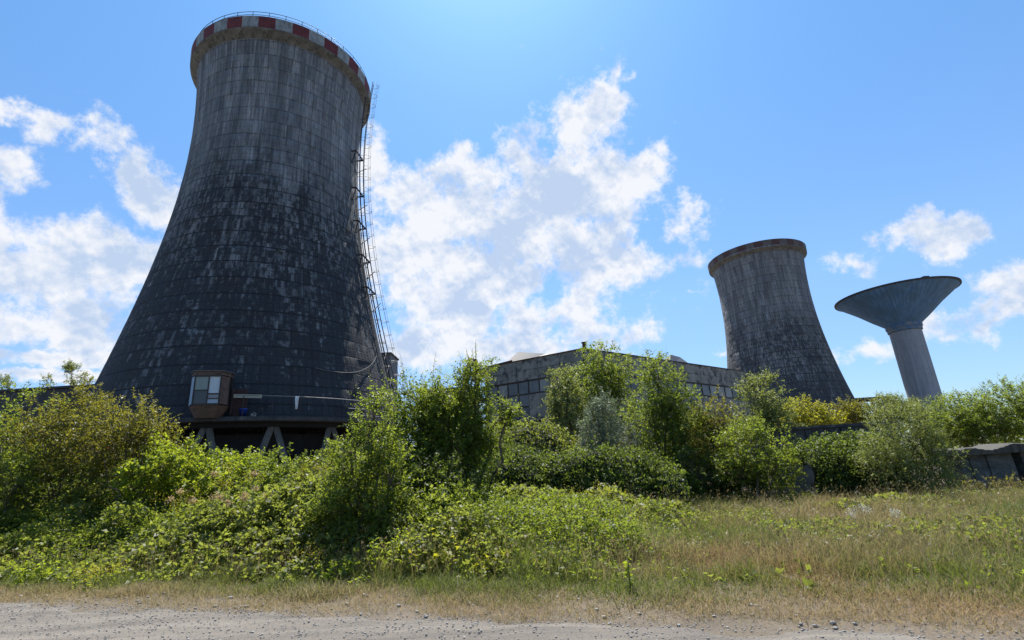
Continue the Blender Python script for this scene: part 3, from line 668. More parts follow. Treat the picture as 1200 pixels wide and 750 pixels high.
# ------------------------------------------------------------------ factory hall
C0 = np.array([5.98, 42.]); LB = at(572, 430, 47.5)[:2]; RB = at(868, 435, 56)[:2]
ZC, ZL, ZR = 11.40, float(at(572, 431, 47.5)[2]), float(at(868, 436, 56)[2])
hall = thing('factory_hall', (C0[0], C0[1], 0), 'grey concrete panel factory hall with grimy windows behind the trees', 'factory')
HO = np.array([C0[0], C0[1], 0])
PANEL = simple('panel_concrete', (.235, .225, .20), .92, var=.35, scale=.8, col2=(.075, .072, .07), thr=.55)
CORE = simple('hall_core', (.03, .03, .032), .95)
WPANE = [simple('grimy_glass_%s' % s, c, .35, var=.3, scale=1.2, bump=.1) for s, c in (('grey', (.13, .135, .14)), ('dusty', (.21, .21, .20)), ('dark', (.08, .085, .09)))]
def facade(A, B, za, zb, ncol, three, seed):
    rng = random.Random(seed); T = B-A; Lh = np.linalg.norm(T); T = T/Lh; Nn = np.array([T[1], -T[0]])
    if Nn@(-A) < 0: Nn = -Nn
    def P(s, z, o): q_ = A+T*s+Nn*o; top = za+(zb-za)*s/Lh; return (q_[0]-HO[0], q_[1]-HO[1], top-z)      # z measured down from the roof edge
    def bx(mb, s0, s1, z0, z1, o0, o1): mb.hexa([P(s0, z1, o0), P(s1, z1, o0), P(s1, z1, o1), P(s0, z1, o1), P(s0, z0, o0), P(s1, z0, o0), P(s1, z0, o1), P(s0, z0, o1)])
    mb = MB(); cw = Lh/ncol
    for i_ in range(0, ncol, 2):                       # two rows of parapet panels
        for z0, z1 in ((0, .93), (.96, 1.86)):
            jt = rng.uniform(-.02, .02); bx(mb, i_*cw+.02, min((i_+2)*cw, Lh)-.02, z0, z1, .05, .22+jt)
    for i_ in range(ncol):
        lo = three(i_)
        if lo == 1: bx(mb, i_*cw+.005, (i_+1)*cw-.005, 3.2, 5.32, .05, .2+rng.uniform(-.01, .01))
        if i_ % 2 == 0: bx(mb, i_*cw+.02, min((i_+2)*cw, Lh)-.02, 5.9, 11.6, .05, .2)
    bx(mb, 0, Lh, 5.36, 5.55, .02, .3)
    w_ = mb.obj('wall', PANEL, hall)
    cp = MB(); bx(cp, -.1, Lh+.1, -.09, -.002, -.3, .30); cp.obj('roof_edge', RUST if seed == 1 else DCONC, hall)
    fr = MB()
    for i_ in range(ncol+1): bx(fr, i_*cw-.05, i_*cw+.05, 1.9, 5.3 if three(min(i_, ncol-1)) == 3 else 3.1, .06, .16)
    for z in (1.88, 3.06): bx(fr, 0, Lh, z, z+.10, .06, .163)
    n3 = sum(1 for i_ in range(ncol) if three(i_) == 3)
    if n3:
        s0 = min(i_ for i_ in range(ncol) if three(i_) == 3)*cw
        for z in (4.2, 5.25): bx(fr, s0, s0+n3*cw, z, z+.08, .06, .163)
    fr.obj('window_frame', STEEL, hall)
    for i_ in range(ncol):
        for r_ in range(three(i_)):
            z0 = (2.0, 3.18, 4.30)[r_]; z1 = (3.05, 4.18, 5.24)[r_]
            p = MB(); bx(p, i_*cw+.06, (i_+1)*cw-.06, z0, z1, .07, .11); p.obj('window', WPANE[rng.choice([0, 0, 1, 1, 2])], hall)
facade(C0, LB, ZC, ZL, 9, lambda i_: 1 if i_ < 5 else 3, 1)
facade(C0, RB, ZC, ZR, 18, lambda i_: 1, 2)
BK = LB+RB-C0
q = MB(); fp = [C0, RB, BK, LB]; zt = [ZC, ZR, ZR, ZL]
q.hexa([(p[0]-HO[0], p[1]-HO[1], -.3) for p in fp]+[(p[0]-HO[0], p[1]-HO[1], z-.12) for p, z in zip(fp, zt)]); q.obj('core', CORE, hall)
def gable(A, B, w_, z0, h_, mat, name='roof_light'):
    A = np.array(A[:2])-HO[:2]; B = np.array(B[:2])-HO[:2]; T = nrm(B-A); Nn = np.array([-T[1], T[0]])*w_/2; q = MB()
    v = [(*(A-Nn), z0), (*(A+Nn), z0), (*A, z0+h_), (*(B-Nn), z0), (*(B+Nn), z0), (*B, z0+h_)]
    q.add(v, [(0, 1, 2), (5, 4, 3), (0, 2, 5, 3), (1, 4, 5, 2), (0, 3, 4, 1)]); return q.obj(name, mat, hall)
RSH = simple('roof_sheet', (.07, .073, .08), .5, metal=.2, var=.25, scale=.8, col2=(.12, .05, .035), thr=.64)
pA = at(607, 413, 53); pB = at(720, 413, 68)
def hip(base, A, B, z0):
    q = MB(); vs = [(x-HO[0], y-HO[1], z0) for x, y in base]+[tuple(A-HO), tuple(B-HO)]
    q.add(vs, [(0, 1, 5, 4), (1, 2, 5), (2, 3, 4, 5), (3, 0, 4), (3, 2, 1, 0)]); return q.obj('roof_light', RSH, hall)
a_ = at(607, 412.5, 51.5); b_ = at(640, 414.5, 52)
hip([(-1.9, 48.7), (5.6, 45.5), (9., 56.), (1., 58.)], a_, b_, 11.25)
hip([(16.3, 52.8), (21.5, 56.2), (19., 62.), (14., 58.)], at(786, 415.5, 57.5), at(797, 418.5, 58.5), 10.9)
q = MB(); pv = at(685, 410, 42.4)-HO; q.tube([(pv[0], pv[1], 11.2), (pv[0], pv[1], 12.1)], .16, 10); q.tube([(pv[0], pv[1], 12.1), (pv[0], pv[1], 12.16)], .24, 10); q.obj('vent_pipe', RUST, hall)
q = MB(); p0 = at(575, 431, 47.2)-HO; p1 = at(601, 424.5, 46.0)-HO     # rusty corrugated edging
for k in range(22):
    f_ = k/22; pp = p0+(p1-p0)*f_; q.box((pp[0], pp[1], pp[2]-.15), (.09, .12, .75), .3)
q.obj('corrugated_edging', RUST, hall)

# rusty conveyor head and low annex beside the hall
cn = thing('conveyor_frame', (*at(552, 470, 48)[:2], 0), 'rusty steel duct and frame rising beside the left end of the hall', 'steel frame')
O_ = np.array([*at(552, 470, 48)[:2], 0])
q = MB(); path = [at(541, 482, 48), at(545, 455, 48), at(548, 430, 48), at(551, 421, 48), at(556, 423, 48), at(559, 440, 48)]
q.tube([p-O_ for p in path], .34, 8); q.obj('duct', RUST, cn, smooth=True)
q = MB()
q.beam(at(553, 441, 48)-O_, at(577, 434, 48)-O_, .5, .9); q.beam(at(571, 440, 48)-O_, at(571, 472, 48)-O_, .45, .4); q.beam(at(559, 445, 48)-O_, at(559, 474, 48)-O_, .4, .4)
q.beam((at(545, 470, 48)-O_), (at(580, 469, 48)-O_), .5, .5)
b1 = at(559, 470, 48)-O_; b2 = at(571, 470, 48)-O_
q.beam(b1, (b1[0], b1[1], 0), .4, .4); q.beam(b2, (b2[0], b2[1], 0), .4, .4); b0 = at(541, 480, 48)-O_; q.beam(b0, (b0[0], b0[1], 0), .45, .45)
q.obj('frame', STEEL, cn)
def block(name, label, cat, x0, x1, ytop, Y, depth, mat, zb=-.3, parapet=True, cap=DCONC):
    A = at(x0, ytop, Y); B = at(x1, ytop, Y); zt = (A[2]+B[2])/2
    c = (A+B)/2; r = thing(name, (c[0], Y+depth/2, 0), label, cat); Wd = B[0]-A[0]
    q = MB(); n = max(1, int(Wd/3.0)); pw = Wd/n
    q.box((0, 0, (zt+zb)/2), (Wd, depth, zt-zb))
    for i_ in range(n):
        for j in range(max(1, int(zt/1.8))):
            q.box((-Wd/2+(i_+.5)*pw, -depth/2-.04, zt-.95-j*1.8), (pw-.05, .1, 1.75))
    q.obj('wall', mat, r)
    q = MB(); q.box((0, 0, zt+.10), (Wd+.4, depth+.5, .2)); q.obj('roof', cap, r)
    return r, zt
block('annex', 'low dark concrete annex seen between the young trees and the hall', 'building', 492, 556, 457, 52, 6, DCONC)
block('long_shed', 'long dark flat roofed shed far left behind the hedge', 'building', -90, 112, 459, 46, 9, DCONC)
block('concrete_silo', 'square grey silo block peeking past the right edge of the big cooling tower', 'silo', 440, 457.5, 415, 78, 5, simple('silo_concrete', (.14, .14, .145), .9, var=.2, scale=.6))
rr = thing('loading_canopy', (*at(1014, 470, 80)[:2], -3), 'thin dark flat canopy between the far cooling tower and the water tower', 'canopy')
zc_ = float(at(1014, 468.5, 80)[2])+3
q = MB(); q.box((0, 0, zc_), (5.4, 4, .35)); q.obj('roof', DCONC, rr)
for sx in (-2.2, 2.2):
    for sy in (-1.6, 1.6): q = MB(); q.box((sx, sy, zc_/2-.2), (.3, .3, zc_)); q.obj('post', STEEL, rr)

# ------------------------------------------------------------------ old walls in the scrub
YW = 23.
A = at(903, 505, YW); B = at(1030, 503, YW); dwl = thing('retaining_wall', ((A[0]+B[0])/2, YW+.3, 0), 'dark horizontal concrete wall behind the vine mound under yellow bushes', 'wall')
q = MB(); q.box((0, 0, A[2]/2-.1), (B[0]-A[0]+1.5, .35, A[2]+.2)); 
for k in range(4): q.box((-2.3+k*1.6, -.2, A[2]/2), (.25, .08, A[2]-.1))
q.obj('wall', DCONC, dwl); q = MB(); q.box((0, -.02, A[2]+.06), (B[0]-A[0]+1.7, .5, .12)); q.obj('coping', DCONC, dwl)
P = at(934, 560, 21); lw = thing('low_wall', (P[0], 21., 0), 'broken low concrete wall piece half hidden left of the vine mound', 'wall')
q = MB(); q.box((0, 0, .75), (1.6, .3, 1.6)); q.box((-1.3, .05, .45), (.95, .28, 1.0)); q.obj('wall', CONC, lw, bevel=.03)
# culvert block at the right
m, t, b = new_mat('mossy_concrete'); ob = t.coord(); n = t.noise(t.scalev(ob, (1, 1, 3)), 1.1, 7, .65); n2_ = t.noise(ob, 5, 6, .7)
c = t.mix(t.mapr(n, .35, .65), (.055, .055, .05), (.15, .148, .14)); c = t.mix(t.mapr(n2_, .5, .7, 0, .7), c, (.045, .05, .035))
t.put(b.inputs['Base Color'], c); b.inputs['Roughness'].default_value = .95; t.put(b.inputs['Normal'], t.bump(t.math('ADD', n, n2_), .8, .08)); MOSS = m
Yb = 18.5; A = at(1124, 530, Yb); B = at(1215, 524, Yb); zt = A[2]
cv_ = thing('concrete_wall', ((A[0]+B[0])/2, Yb, 0), 'crumbling mossy concrete block wall with capping slab at the right edge', 'wall'); Wd = B[0]-A[0]
q = MB(); nW = 9
for k in range(nW):
    x0 = -Wd/2+Wd*k/nW; x1 = x0+Wd/nW-.004
    if k == 6: q.hexa([(x0, .5, -.1), (x1, .5, -.1), (x1, 1.0, -.1), (x0, 1.0, -.1), (x0, .5, zt-.1), (x1, .5, zt-.1), (x1, 1.0, zt-.1), (x0, 1.0, zt-.1)]); continue
    j1 = random.Random(k).uniform(-.03, .03)
    q.hexa([(x0, j1, -.1), (x1, j1, -.1), (x1, 1.0, -.1), (x0, 1.0, -.1), (x0, j1+.05, zt-.12), (x1, j1+.05, zt-.12), (x1, 1.0, zt-.12), (x0, 1.0, zt-.12)])
q.obj('wall', MOSS, cv_)
q = MB(); vs = []; nS = 40; rg_ = random.Random(4)
for k in range(nS+1):
    x_ = -Wd/2-.15+(Wd+.3)*k/nS; ed = -.22+rg_.uniform(-.05, .05); tp = zt+.10+.05*math.sin(k*.33)+(.10 if k > 20 else 0)*math.sin((k-20)/20*math.pi)+rg_.uniform(-.012, .012)
    vs += [(x_, ed, zt-.117), (x_, ed-.02, tp-.03), (x_, ed+.12, tp), (x_, 1.1, tp), (x_, 1.1, zt-.117)]
fs = [tuple(k*5+i_ for i_ in (0, 1, 2, 3, 4)) for k in (0,)]+[tuple(nS*5+i_ for i_ in (4, 3, 2, 1, 0))]
for k in range(nS):
    for i_ in range(5): a_, b_ = k*5+i_, k*5+(i_+1) % 5; fs.append((a_, a_+5, b_+5, b_))
q.add(vs, fs); q.obj('capping_slab', simple('slab_top', (.07, .066, .057), .95, var=.3, scale=2, col2=(.09, .085, .07), thr=.55), cv_)

# ------------------------------------------------------------------ trees and shrubs
HG = 'shrubs of the left hedge'; SG = 'young trees and shrubs in the scrub'; RG = 'shrubs at the right edge'; BG = 'saplings above the long shed'
# left hedge, dark and tall
plant('shrub', 'dark green hedge shrub at the far left edge reaching the shed roofline', 'shrub', groundat(15, 17), lobepx(17, (5, 505, 60, 48), (-40, 540, 60, 70), (35, 545, 45, 50)), L_GREEN, 11, 9500, .085, group=HG, shoots=14, shootL=.5, sprigL=.5, crown='foliage', stem='stems')
plant('shrub', 'rounded olive green shrub with few dry leaves second from the left edge', 'shrub', groundat(85, 16.5), lobepx(16.5, (80, 500, 55, 42), (100, 535, 55, 50), (55, 530, 40, 45)), L_RED, 12, 10500, .08, group=HG, shoots=16, shootL=.5, sprigL=.5, crown='foliage', stem='stems')
plant('shrub', 'reddish tinged shrub standing against the dark base of the big tower', 'shrub', groundat(155, 15.5), lobepx(15.5, (150, 505, 45, 36), (165, 538, 48, 45), (125, 520, 35, 45)), L_RED, 13, 9000, .075, group=HG, shoots=12, shootL=.45, sprigL=.45, crown='foliage', stem='stems')
plant('shrub', 'deep green low shrub in front of the left hedge at the frame edge', 'shrub', groundat(15, 15.6), lobepx(15.6, (10, 580, 42, 42), (-30, 590, 40, 45)), L_GREEN, 14, 4500, .08, group=HG, shoots=5, shootL=.4, crown='foliage', stem='stems')
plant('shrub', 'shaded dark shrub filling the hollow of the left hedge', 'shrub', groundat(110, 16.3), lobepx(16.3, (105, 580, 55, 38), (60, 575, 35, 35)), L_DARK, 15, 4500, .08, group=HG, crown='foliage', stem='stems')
# bright broad-leaved growth below the tower
plant('shrub', 'bright yellow green broad-leaved shrub with upright tips left below the cabin', 'shrub', groundat(200, 15), lobepx(15, (195, 550, 38, 38), (170, 575, 35, 30), (225, 575, 35, 35)), L_BRIGHT, 21, 6000, .095, .62, group=SG, shoots=16, shootL=.42, sprigL=.4, crown='foliage', stem='stems')
plant('shrub', 'bright leafy shrub directly below the cabin of the big tower', 'shrub', groundat(262, 15.3), lobepx(15.3, (265, 566, 42, 32), (245, 585, 35, 30), (290, 580, 40, 32)), L_BRIGHT, 22, 6200, .09, .62, group=SG, shoots=14, shootL=.45, crown='foliage', stem='stems')
plant('shrub', 'light green feathery shrub below the tower walkway right of the cabin', 'shrub', groundat(325, 15), lobepx(15, (322, 574, 36, 36), (350, 580, 36, 34), (305, 590, 30, 30)), L_GREEN, 23, 6000, .085, group=SG, shoots=18, shootL=.5, crown='foliage', stem='stems')
plant('shrub', 'small shrub with pinkish young tips in front of the tower legs', 'shrub', groundat(378, 14.5), lobepx(14.5, (378, 578, 30, 30), (365, 590, 34, 34)), L_RED, 24, 4200, .08, group=SG, shoots=8, shootL=.35, crown='foliage', stem='stems')
# centre trees
plant('young_tree', 'slender bright green young tree in front of the tower right side', 'tree', groundat(425, 11.2), lobepx(11.2, (438, 488, 14, 26), (412, 525, 20, 24), (445, 530, 22, 28), (410, 572, 32, 34), (458, 560, 28, 34), (405, 600, 38, 38), (440, 610, 42, 40)), L_GREEN, 31, 12500, .062, group=SG, shoots=60, shootL=.70, sprigL=.42, stems=4, rad=.045)
plant('young_tree', 'tallest bushy young tree left of the factory hall with a rounded crown', 'tree', groundat(505, 13.5), lobepx(13.5, (490, 470, 38, 34), (525, 480, 34, 36), (500, 520, 55, 50), (540, 530, 44, 44), (475, 540, 35, 50)), L_GREEN, 32, 28000, .062, group=SG, shoots=44, shootL=.75, sprigL=.42, stems=4, rad=.06)
plant('young_tree', 'leaning young tree with one long branch reaching across the hall windows', 'tree', groundat(548, 13.8), lobepx(13.8, (560, 445, 20, 26), (556, 480, 26, 26), (580, 492, 22, 11, -.3), (600, 479, 13, 6, -.4), (545, 510, 30, 34), (575, 515, 26, 22)), L_GREEN, 33, 11000, .062, group=SG, shoots=26, shootL=.62, sprigL=.36, stems=2, rad=.05, up=.4)
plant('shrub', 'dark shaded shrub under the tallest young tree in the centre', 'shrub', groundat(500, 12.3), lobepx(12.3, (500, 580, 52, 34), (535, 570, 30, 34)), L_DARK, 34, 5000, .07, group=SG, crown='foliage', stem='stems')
# trees before the hall
plant('tree', 'dense dark green tree covering the corner of the factory hall', 'tree', groundat(702, 27), lobepx(27, (708, 434, 36, 29), (690, 460, 34, 34), (722, 462, 28, 34), (705, 490, 36, 30)), L_GREEN, 41, 16000, .10, group=SG, shoots=20, shootL=.55, sprigL=.5, stems=2, rad=.12)
plant('tree', 'light green tree in front of the hall wall left of the dark corner tree', 'tree', groundat(664, 25), lobepx(25, (664, 462, 23, 30), (668, 492, 26, 26), (655, 480, 14, 20)), L_WILLOW, 42, 9000, .09, group=SG, shoots=16, shootL=.6, sprigL=.45, stems=2, rad=.08)
plant('silver_shrub', 'silvery grey green pointed willow bush before the factory hall', 'shrub', groundat(708, 21), lobepx(21, (706, 476, 14, 22), (706, 505, 26, 26), (722, 518, 26, 22), (695, 522, 20, 20)), L_SILVER, 43, 9500, .08, .34, group=SG, shoots=26, shootL=.4, sprigL=.38, stems=4, rad=.04, dirup=.9)
plant('tree', 'bright green bushy tree right of the silver willow with a rounded top', 'tree', groundat(778, 20.5), lobepx(20.5, (770, 446, 24, 28), (785, 470, 34, 34), (765, 490, 34, 34), (800, 505, 38, 40), (775, 540, 36, 36)), L_GREEN, 44, 19000, .08, group=SG, shoots=26, shootL=.6, sprigL=.42, stems=3, rad=.07)
plant('silver_shrub', 'grey green bush wedged between the silver willow and the bright bushy tree', 'shrub', groundat(748, 22), lobepx(22, (745, 500, 18, 30), (742, 530, 22, 22)), L_SILVER, 48, 4000, .08, .34, group=SG, shoots=8, shootL=.4, crown='foliage', stem='stems')
plant('shrub', 'yellow green shrub with brownish tips below the long hall window strip', 'shrub', groundat(838, 20.5), lobepx(20.5, (832, 494, 30, 28), (850, 515, 30, 34), (825, 530, 30, 34)), L_RED, 45, 9500, .075, group=SG, shoots=14, shootL=.45, crown='foliage', stem='stems')
plant('young_tree', 'loose pale green young tree in front of the far cooling tower left base', 'tree', groundat(893, 21), lobepx(21, (893, 466, 24, 28), (905, 490, 24, 24), (880, 500, 26, 26)), L_WILLOW, 46, 8000, .08, group=SG, shoots=22, shootL=.55, sprigL=.45, stems=2, rad=.05)
plant('shrub', 'broad mid green shrub left of the broken low wall piece', 'shrub', groundat(888, 18.5), lobepx(18.5, (885, 528, 40, 32), (905, 550, 28, 26), (868, 555, 26, 26)), L_GREEN, 47, 10000, .075, group=SG, shoots=14, shootL=.4, crown='foliage', stem='stems')
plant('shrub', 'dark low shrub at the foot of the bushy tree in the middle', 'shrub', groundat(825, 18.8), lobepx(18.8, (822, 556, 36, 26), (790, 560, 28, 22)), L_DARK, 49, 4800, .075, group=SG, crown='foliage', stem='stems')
# yellow bushes behind the dark wall
plant('yellow_shrub', 'yellow green bush behind the dark wall nearest the far cooling tower', 'shrub', groundat(950, 25), lobepx(25, (945, 487, 26, 17), (965, 492, 22, 16), (930, 492, 18, 18)), L_YELLOW, 51, 6500, .085, group='yellowish bushes behind the dark wall', shoots=10, shootL=.4, crown='foliage', stem='stems')
plant('yellow_shrub', 'olive yellow bush behind the dark wall close to the water tower', 'shrub', groundat(1000, 25.5), lobepx(25.5, (995, 488, 24, 15), (1015, 492, 20, 18)), L_RED, 52, 5500, .085, group='yellowish bushes behind the dark wall', shoots=8, shootL=.4, crown='foliage', stem='stems')
plant('willow_shrub', 'pale willow bush rising behind the dark wall at the foot of the water tower', 'shrub', groundat(1040, 24), lobepx(24, (1040, 484, 24, 18), (1062, 490, 20, 18)), L_WILLOW, 53, 8500, .085, .4, group=RG, shoots=24, shootL=.5, crown='foliage', stem='stems')
# willow bush and right mass
plant('willow_shrub', 'feathery willow bush standing free in the meadow right of centre', 'shrub', groundat(1068, 16.8), lobepx(16.8, (1066, 512, 38, 36), (1045, 540, 34, 34), (1090, 540, 36, 36), (1070, 560, 42, 24)), L_WILLOW, 61, 20000, .07, .36, group=RG, shoots=46, shootL=.45, sprigL=.42, stems=7, rad=.03, dirup=.8, crown='foliage', stem='stems')
plant('willow_shrub', 'wide willow thicket behind the mossy wall just right of the water tower', 'shrub', groundat(1130, 23), lobepx(23, (1130, 492, 38, 26), (1110, 505, 34, 26), (1150, 510, 34, 22)), L_GREEN, 62, 18000, .085, .4, group=RG, shoots=40, shootL=.6, crown='foliage', stem='stems', dirup=.8)
plant('willow_shrub', 'tallest willow thicket behind the mossy wall at the right frame edge', 'shrub', groundat(1185, 23), lobepx(23, (1190, 480, 42, 30), (1175, 502, 40, 26), (1225, 490, 40, 40)), L_GREEN, 63, 22000, .085, .42, group=RG, shoots=40, shootL=.6, crown='foliage', stem='stems', dirup=.8)
FG2 = 'dark background shrubs closing the scrub'
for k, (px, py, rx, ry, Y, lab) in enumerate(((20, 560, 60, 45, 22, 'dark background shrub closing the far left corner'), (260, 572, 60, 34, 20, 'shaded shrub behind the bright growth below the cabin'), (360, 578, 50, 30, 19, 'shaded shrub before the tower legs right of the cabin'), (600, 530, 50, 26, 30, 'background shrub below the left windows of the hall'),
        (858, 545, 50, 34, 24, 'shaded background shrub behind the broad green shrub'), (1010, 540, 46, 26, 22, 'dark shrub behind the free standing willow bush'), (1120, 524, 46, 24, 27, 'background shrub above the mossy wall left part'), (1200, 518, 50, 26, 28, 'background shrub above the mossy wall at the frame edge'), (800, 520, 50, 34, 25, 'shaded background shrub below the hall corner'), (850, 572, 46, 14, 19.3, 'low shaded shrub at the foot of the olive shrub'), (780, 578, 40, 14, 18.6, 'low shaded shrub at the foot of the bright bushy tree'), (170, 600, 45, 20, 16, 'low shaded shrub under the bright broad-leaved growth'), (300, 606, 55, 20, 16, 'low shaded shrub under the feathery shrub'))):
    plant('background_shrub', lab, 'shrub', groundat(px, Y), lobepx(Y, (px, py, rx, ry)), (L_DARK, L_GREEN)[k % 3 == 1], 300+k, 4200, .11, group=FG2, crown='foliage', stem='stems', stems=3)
plant('shrub', 'small dry topped shrub in front of the mossy wall', 'shrub', groundat(1168, 17.6), lobepx(17.6, (1168, 574, 20, 10), (1150, 578, 14, 7)), L_RED, 390, 1300, .06, group=RG, crown='foliage', stem='stems', stems=3, shoots=6, shootL=.3)
# saplings over the long shed
for px, py, rx, ry, sd_, n_, lab in ((85, 440, 10, 14, 71, 1300, 'feathery sapling standing on the long shed roof left of the big tower'), (57, 448, 9, 8, 72, 260, 'sparse nearly bare twiggy sapling on the long shed roof'), (104, 450, 10, 8, 73, 320, 'thin leaning sapling touching the left flank of the big tower'), (4, 449, 8, 7, 74, 700, 'small round sapling on the shed roof at the left frame edge')):
    P = at(px, py, 47); 
    plant('sapling', lab, 'tree', (P[0], 47, float(at(px, 459, 47)[2])+.1), lobepx(47, (px, py, rx, ry)), L_WILLOW, sd_, n_, .14, .5, group=BG, shoots=4, shootL=.7, sprigL=.6, stems=1, rad=.05)
for px, py, rx, ry, sd_, n_, lab, mm in ((640, 512, 30, 9, 81, 2500, 'low green scrub at the foot of the hall left part', L_GREEN), (590, 508, 36, 12, 82, 3000, 'low green scrub between the annex and the hall', L_BRIGHT)):
    plant('shrub', lab, 'shrub', groundat(px, 30), lobepx(30, (px, py, rx, ry)), mm, sd_, n_, .12, group=SG, crown='foliage', stem='stems', stems=2)

# ------------------------------------------------------------------ vine-draped mounds
def vine_mound(name, label, Y, pts, depth, seed, nleaf, leafL=.085, mat=None):
    """pts: (px, py_top, py_bottom) along the mound, read at distance Y"""
    rng = np.random.default_rng(seed); pts = np.array(pts, float)
    tops = np.array([at(x, yt, Y) for x, yt, yb in pts]); X0, Z0 = tops[:, 0], tops[:, 2]
    c = np.array([X0.mean(), Y, 0.]); root = thing(name, tuple(c), label, 'vines')
    nx, nd = 70, 26
    xs_ = np.linspace(X0.min(), X0.max(), nx); zt_ = np.interp(xs_, X0, Z0)
    lump = VNoise(seed, .55); lump2 = VNoise(seed+50, 1.5)
    ph = np.linspace(-.15, math.pi*.62, nd)                 # from the front foot over the top
    V = []
    for j, p in enumerate(ph):
        yy = Y-depth*.5*np.cos(p)-.1; zz = zt_*np.clip(np.sin(p+.12), 0, 1)**.75
        l = (lump(xs_+j*.0, np.full(nx, p*2.2+seed))-.5)*.62+(lump2(xs_, np.full(nx, p*2))-.5)*.8
        nrmv = np.array([0, -math.cos(p), math.sin(p)])
        V.append(np.stack([xs_, yy+nrmv[1]*l, np.maximum(zz+nrmv[2]*l*.8, -.1)], 1))
    V = np.concatenate(V); i = (np.arange(nd-1)[:, None]*nx+np.arange(nx-1)[None, :]).ravel(); F = np.stack([i, i+1, i+nx+1, i+nx], 1)
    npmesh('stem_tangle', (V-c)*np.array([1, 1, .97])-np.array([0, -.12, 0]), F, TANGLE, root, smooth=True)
    # leaves laid on and hanging from the surface
    a = V[F[:, 1]]-V[F[:, 0]]; b_ = V[F[:, 3]]-V[F[:, 0]]; ar = np.linalg.norm(np.cross(a, b_), axis=1); nn_ = unit(np.cross(a, b_))
    nn_ = np.where((nn_[:, 1:2] > .2), -nn_, nn_)
    ids = rng.choice(len(F), nleaf, p=ar/ar.sum()); u, v_ = rng.random((2, nleaf, 1))
    P = V[F[ids, 0]]+a[ids]*u+b_[ids]*v_; N = nn_[ids]
    P = P+N*(rng.random((nleaf, 1))**1.4*.34-.02)
    A = unit(rng.normal(size=(nleaf, 3))*.55+np.array([0, -.25, -.65])); NN = unit(N+rng.normal(size=(nleaf, 3))*.55+np.array([0, 0, .35]))
    sz = leafL*(.55+.8*rng.random(nleaf)); v = np.clip(.5*rng.random(nleaf)+.5*VNoise(seed+9, .3)(P[:, 0], P[:, 1]+P[:, 2]), 0, 1)
    v = np.where(rng.random(nleaf) > .985, 1, v*.94)
    Vl, Fl = leaf_quads(P, A, NN, sz, sz*.8)
    # trailing shoots that break the outline
    ns = nleaf//45; k = rng.choice(nleaf, ns); D = unit(N[k]*.6+rng.normal(size=(ns, 3))*.45+np.array([0, 0, .5]))
    Vs, Fs, vs_ = sprigs(rng, P[k], D, .25+.35*rng.random(ns), 10, leafL*.9, .75, .5)
    npmesh('foliage', np.concatenate([Vl, Vs])-c, np.concatenate([Fl, Fs+len(Vl)]), mat or L_VINE, root, {'v': np.concatenate([v, vs_*.9])})
    return root
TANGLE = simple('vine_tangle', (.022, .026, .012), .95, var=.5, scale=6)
vine_mound('vine_mound', 'long lumpy bank of vines below the factory hall', 23, [(555, 512, 0), (600, 505, 0), (640, 508, 0), (680, 520, 0), (730, 525, 0), (790, 532, 0)], 3.4, 5, 17000, .10, L_BRAM)
vine_mound('vine_mound', 'dark dense bank of vines in front of the hall left of the middle', 18.2, [(560, 560, 0), (590, 545, 0), (640, 538, 0), (700, 540, 0), (745, 536, 0), (790, 552, 0)], 2.2, 6, 18000, .075)
vine_mound('vine_mound', 'dark glossy heap of vines draped over the wall left of the willow bush', 18.8, [(936, 548, 0), (948, 528, 0), (975, 519, 0), (1002, 518, 0), (1018, 530, 0), (1034, 552, 0)], 2.0, 7, 13000, .075)

# ------------------------------------------------------------------ undergrowth, meadow and verge (uncountable)
rng = np.random.default_rng(77)
def scatter(n, d0, d1, x0, x1, power=1.):
    """points between d0 and d1 metres beyond the road edge, denser near the camera"""
    d = d0+(d1-d0)*rng.random(n)**power
    s = rng.uniform(-1, .75, n)*(d*1.3+17)
    X = ROAD_P[0]+s*ROAD_T[0]+d*ROAD_N[0]; Y = ROAD_P[1]+s*ROAD_T[1]+d*ROAD_N[1]
    k = (X/Y > x0) & (X/Y < x1) & (Y > 3)
    return X[k], Y[k]
hn = VNoise(21, 1.0); hn2 = VNoise(22, 2.6); hn3 = VNoise(23, .4)
def leafy(X, Y):                      # 0 meadow .. 1 brambles, and height of the undergrowth
    u = X/Y
    f = sm(.36, .02, u+.42*(hn2(X, Y)-.5)+.15*(hn(X, Y)-.5)); pt = sm(.60, .74, hn2(X*1.6+70, Y*1.6))*.22*sm(2.2, 4., road_d(X, Y)); return np.maximum(f, pt)
def hveg(X, Y):
    d = road_d(X, Y); lf = leafy(X, Y)
    h = (.10+1.15*sm(1.5, 4.2, d))*lf*(1+.25*sm(0, -.4, X/Y))*(.45+.55*hn(X, Y)+.45*hn3(X, Y))*(1-.25*sm(-.2, .1, X/Y))+.03
    back = sm(4.5, 8.0, d)*sm(-.05, -.3, X/Y)*.85
    return h+back*(hn(X, Y))
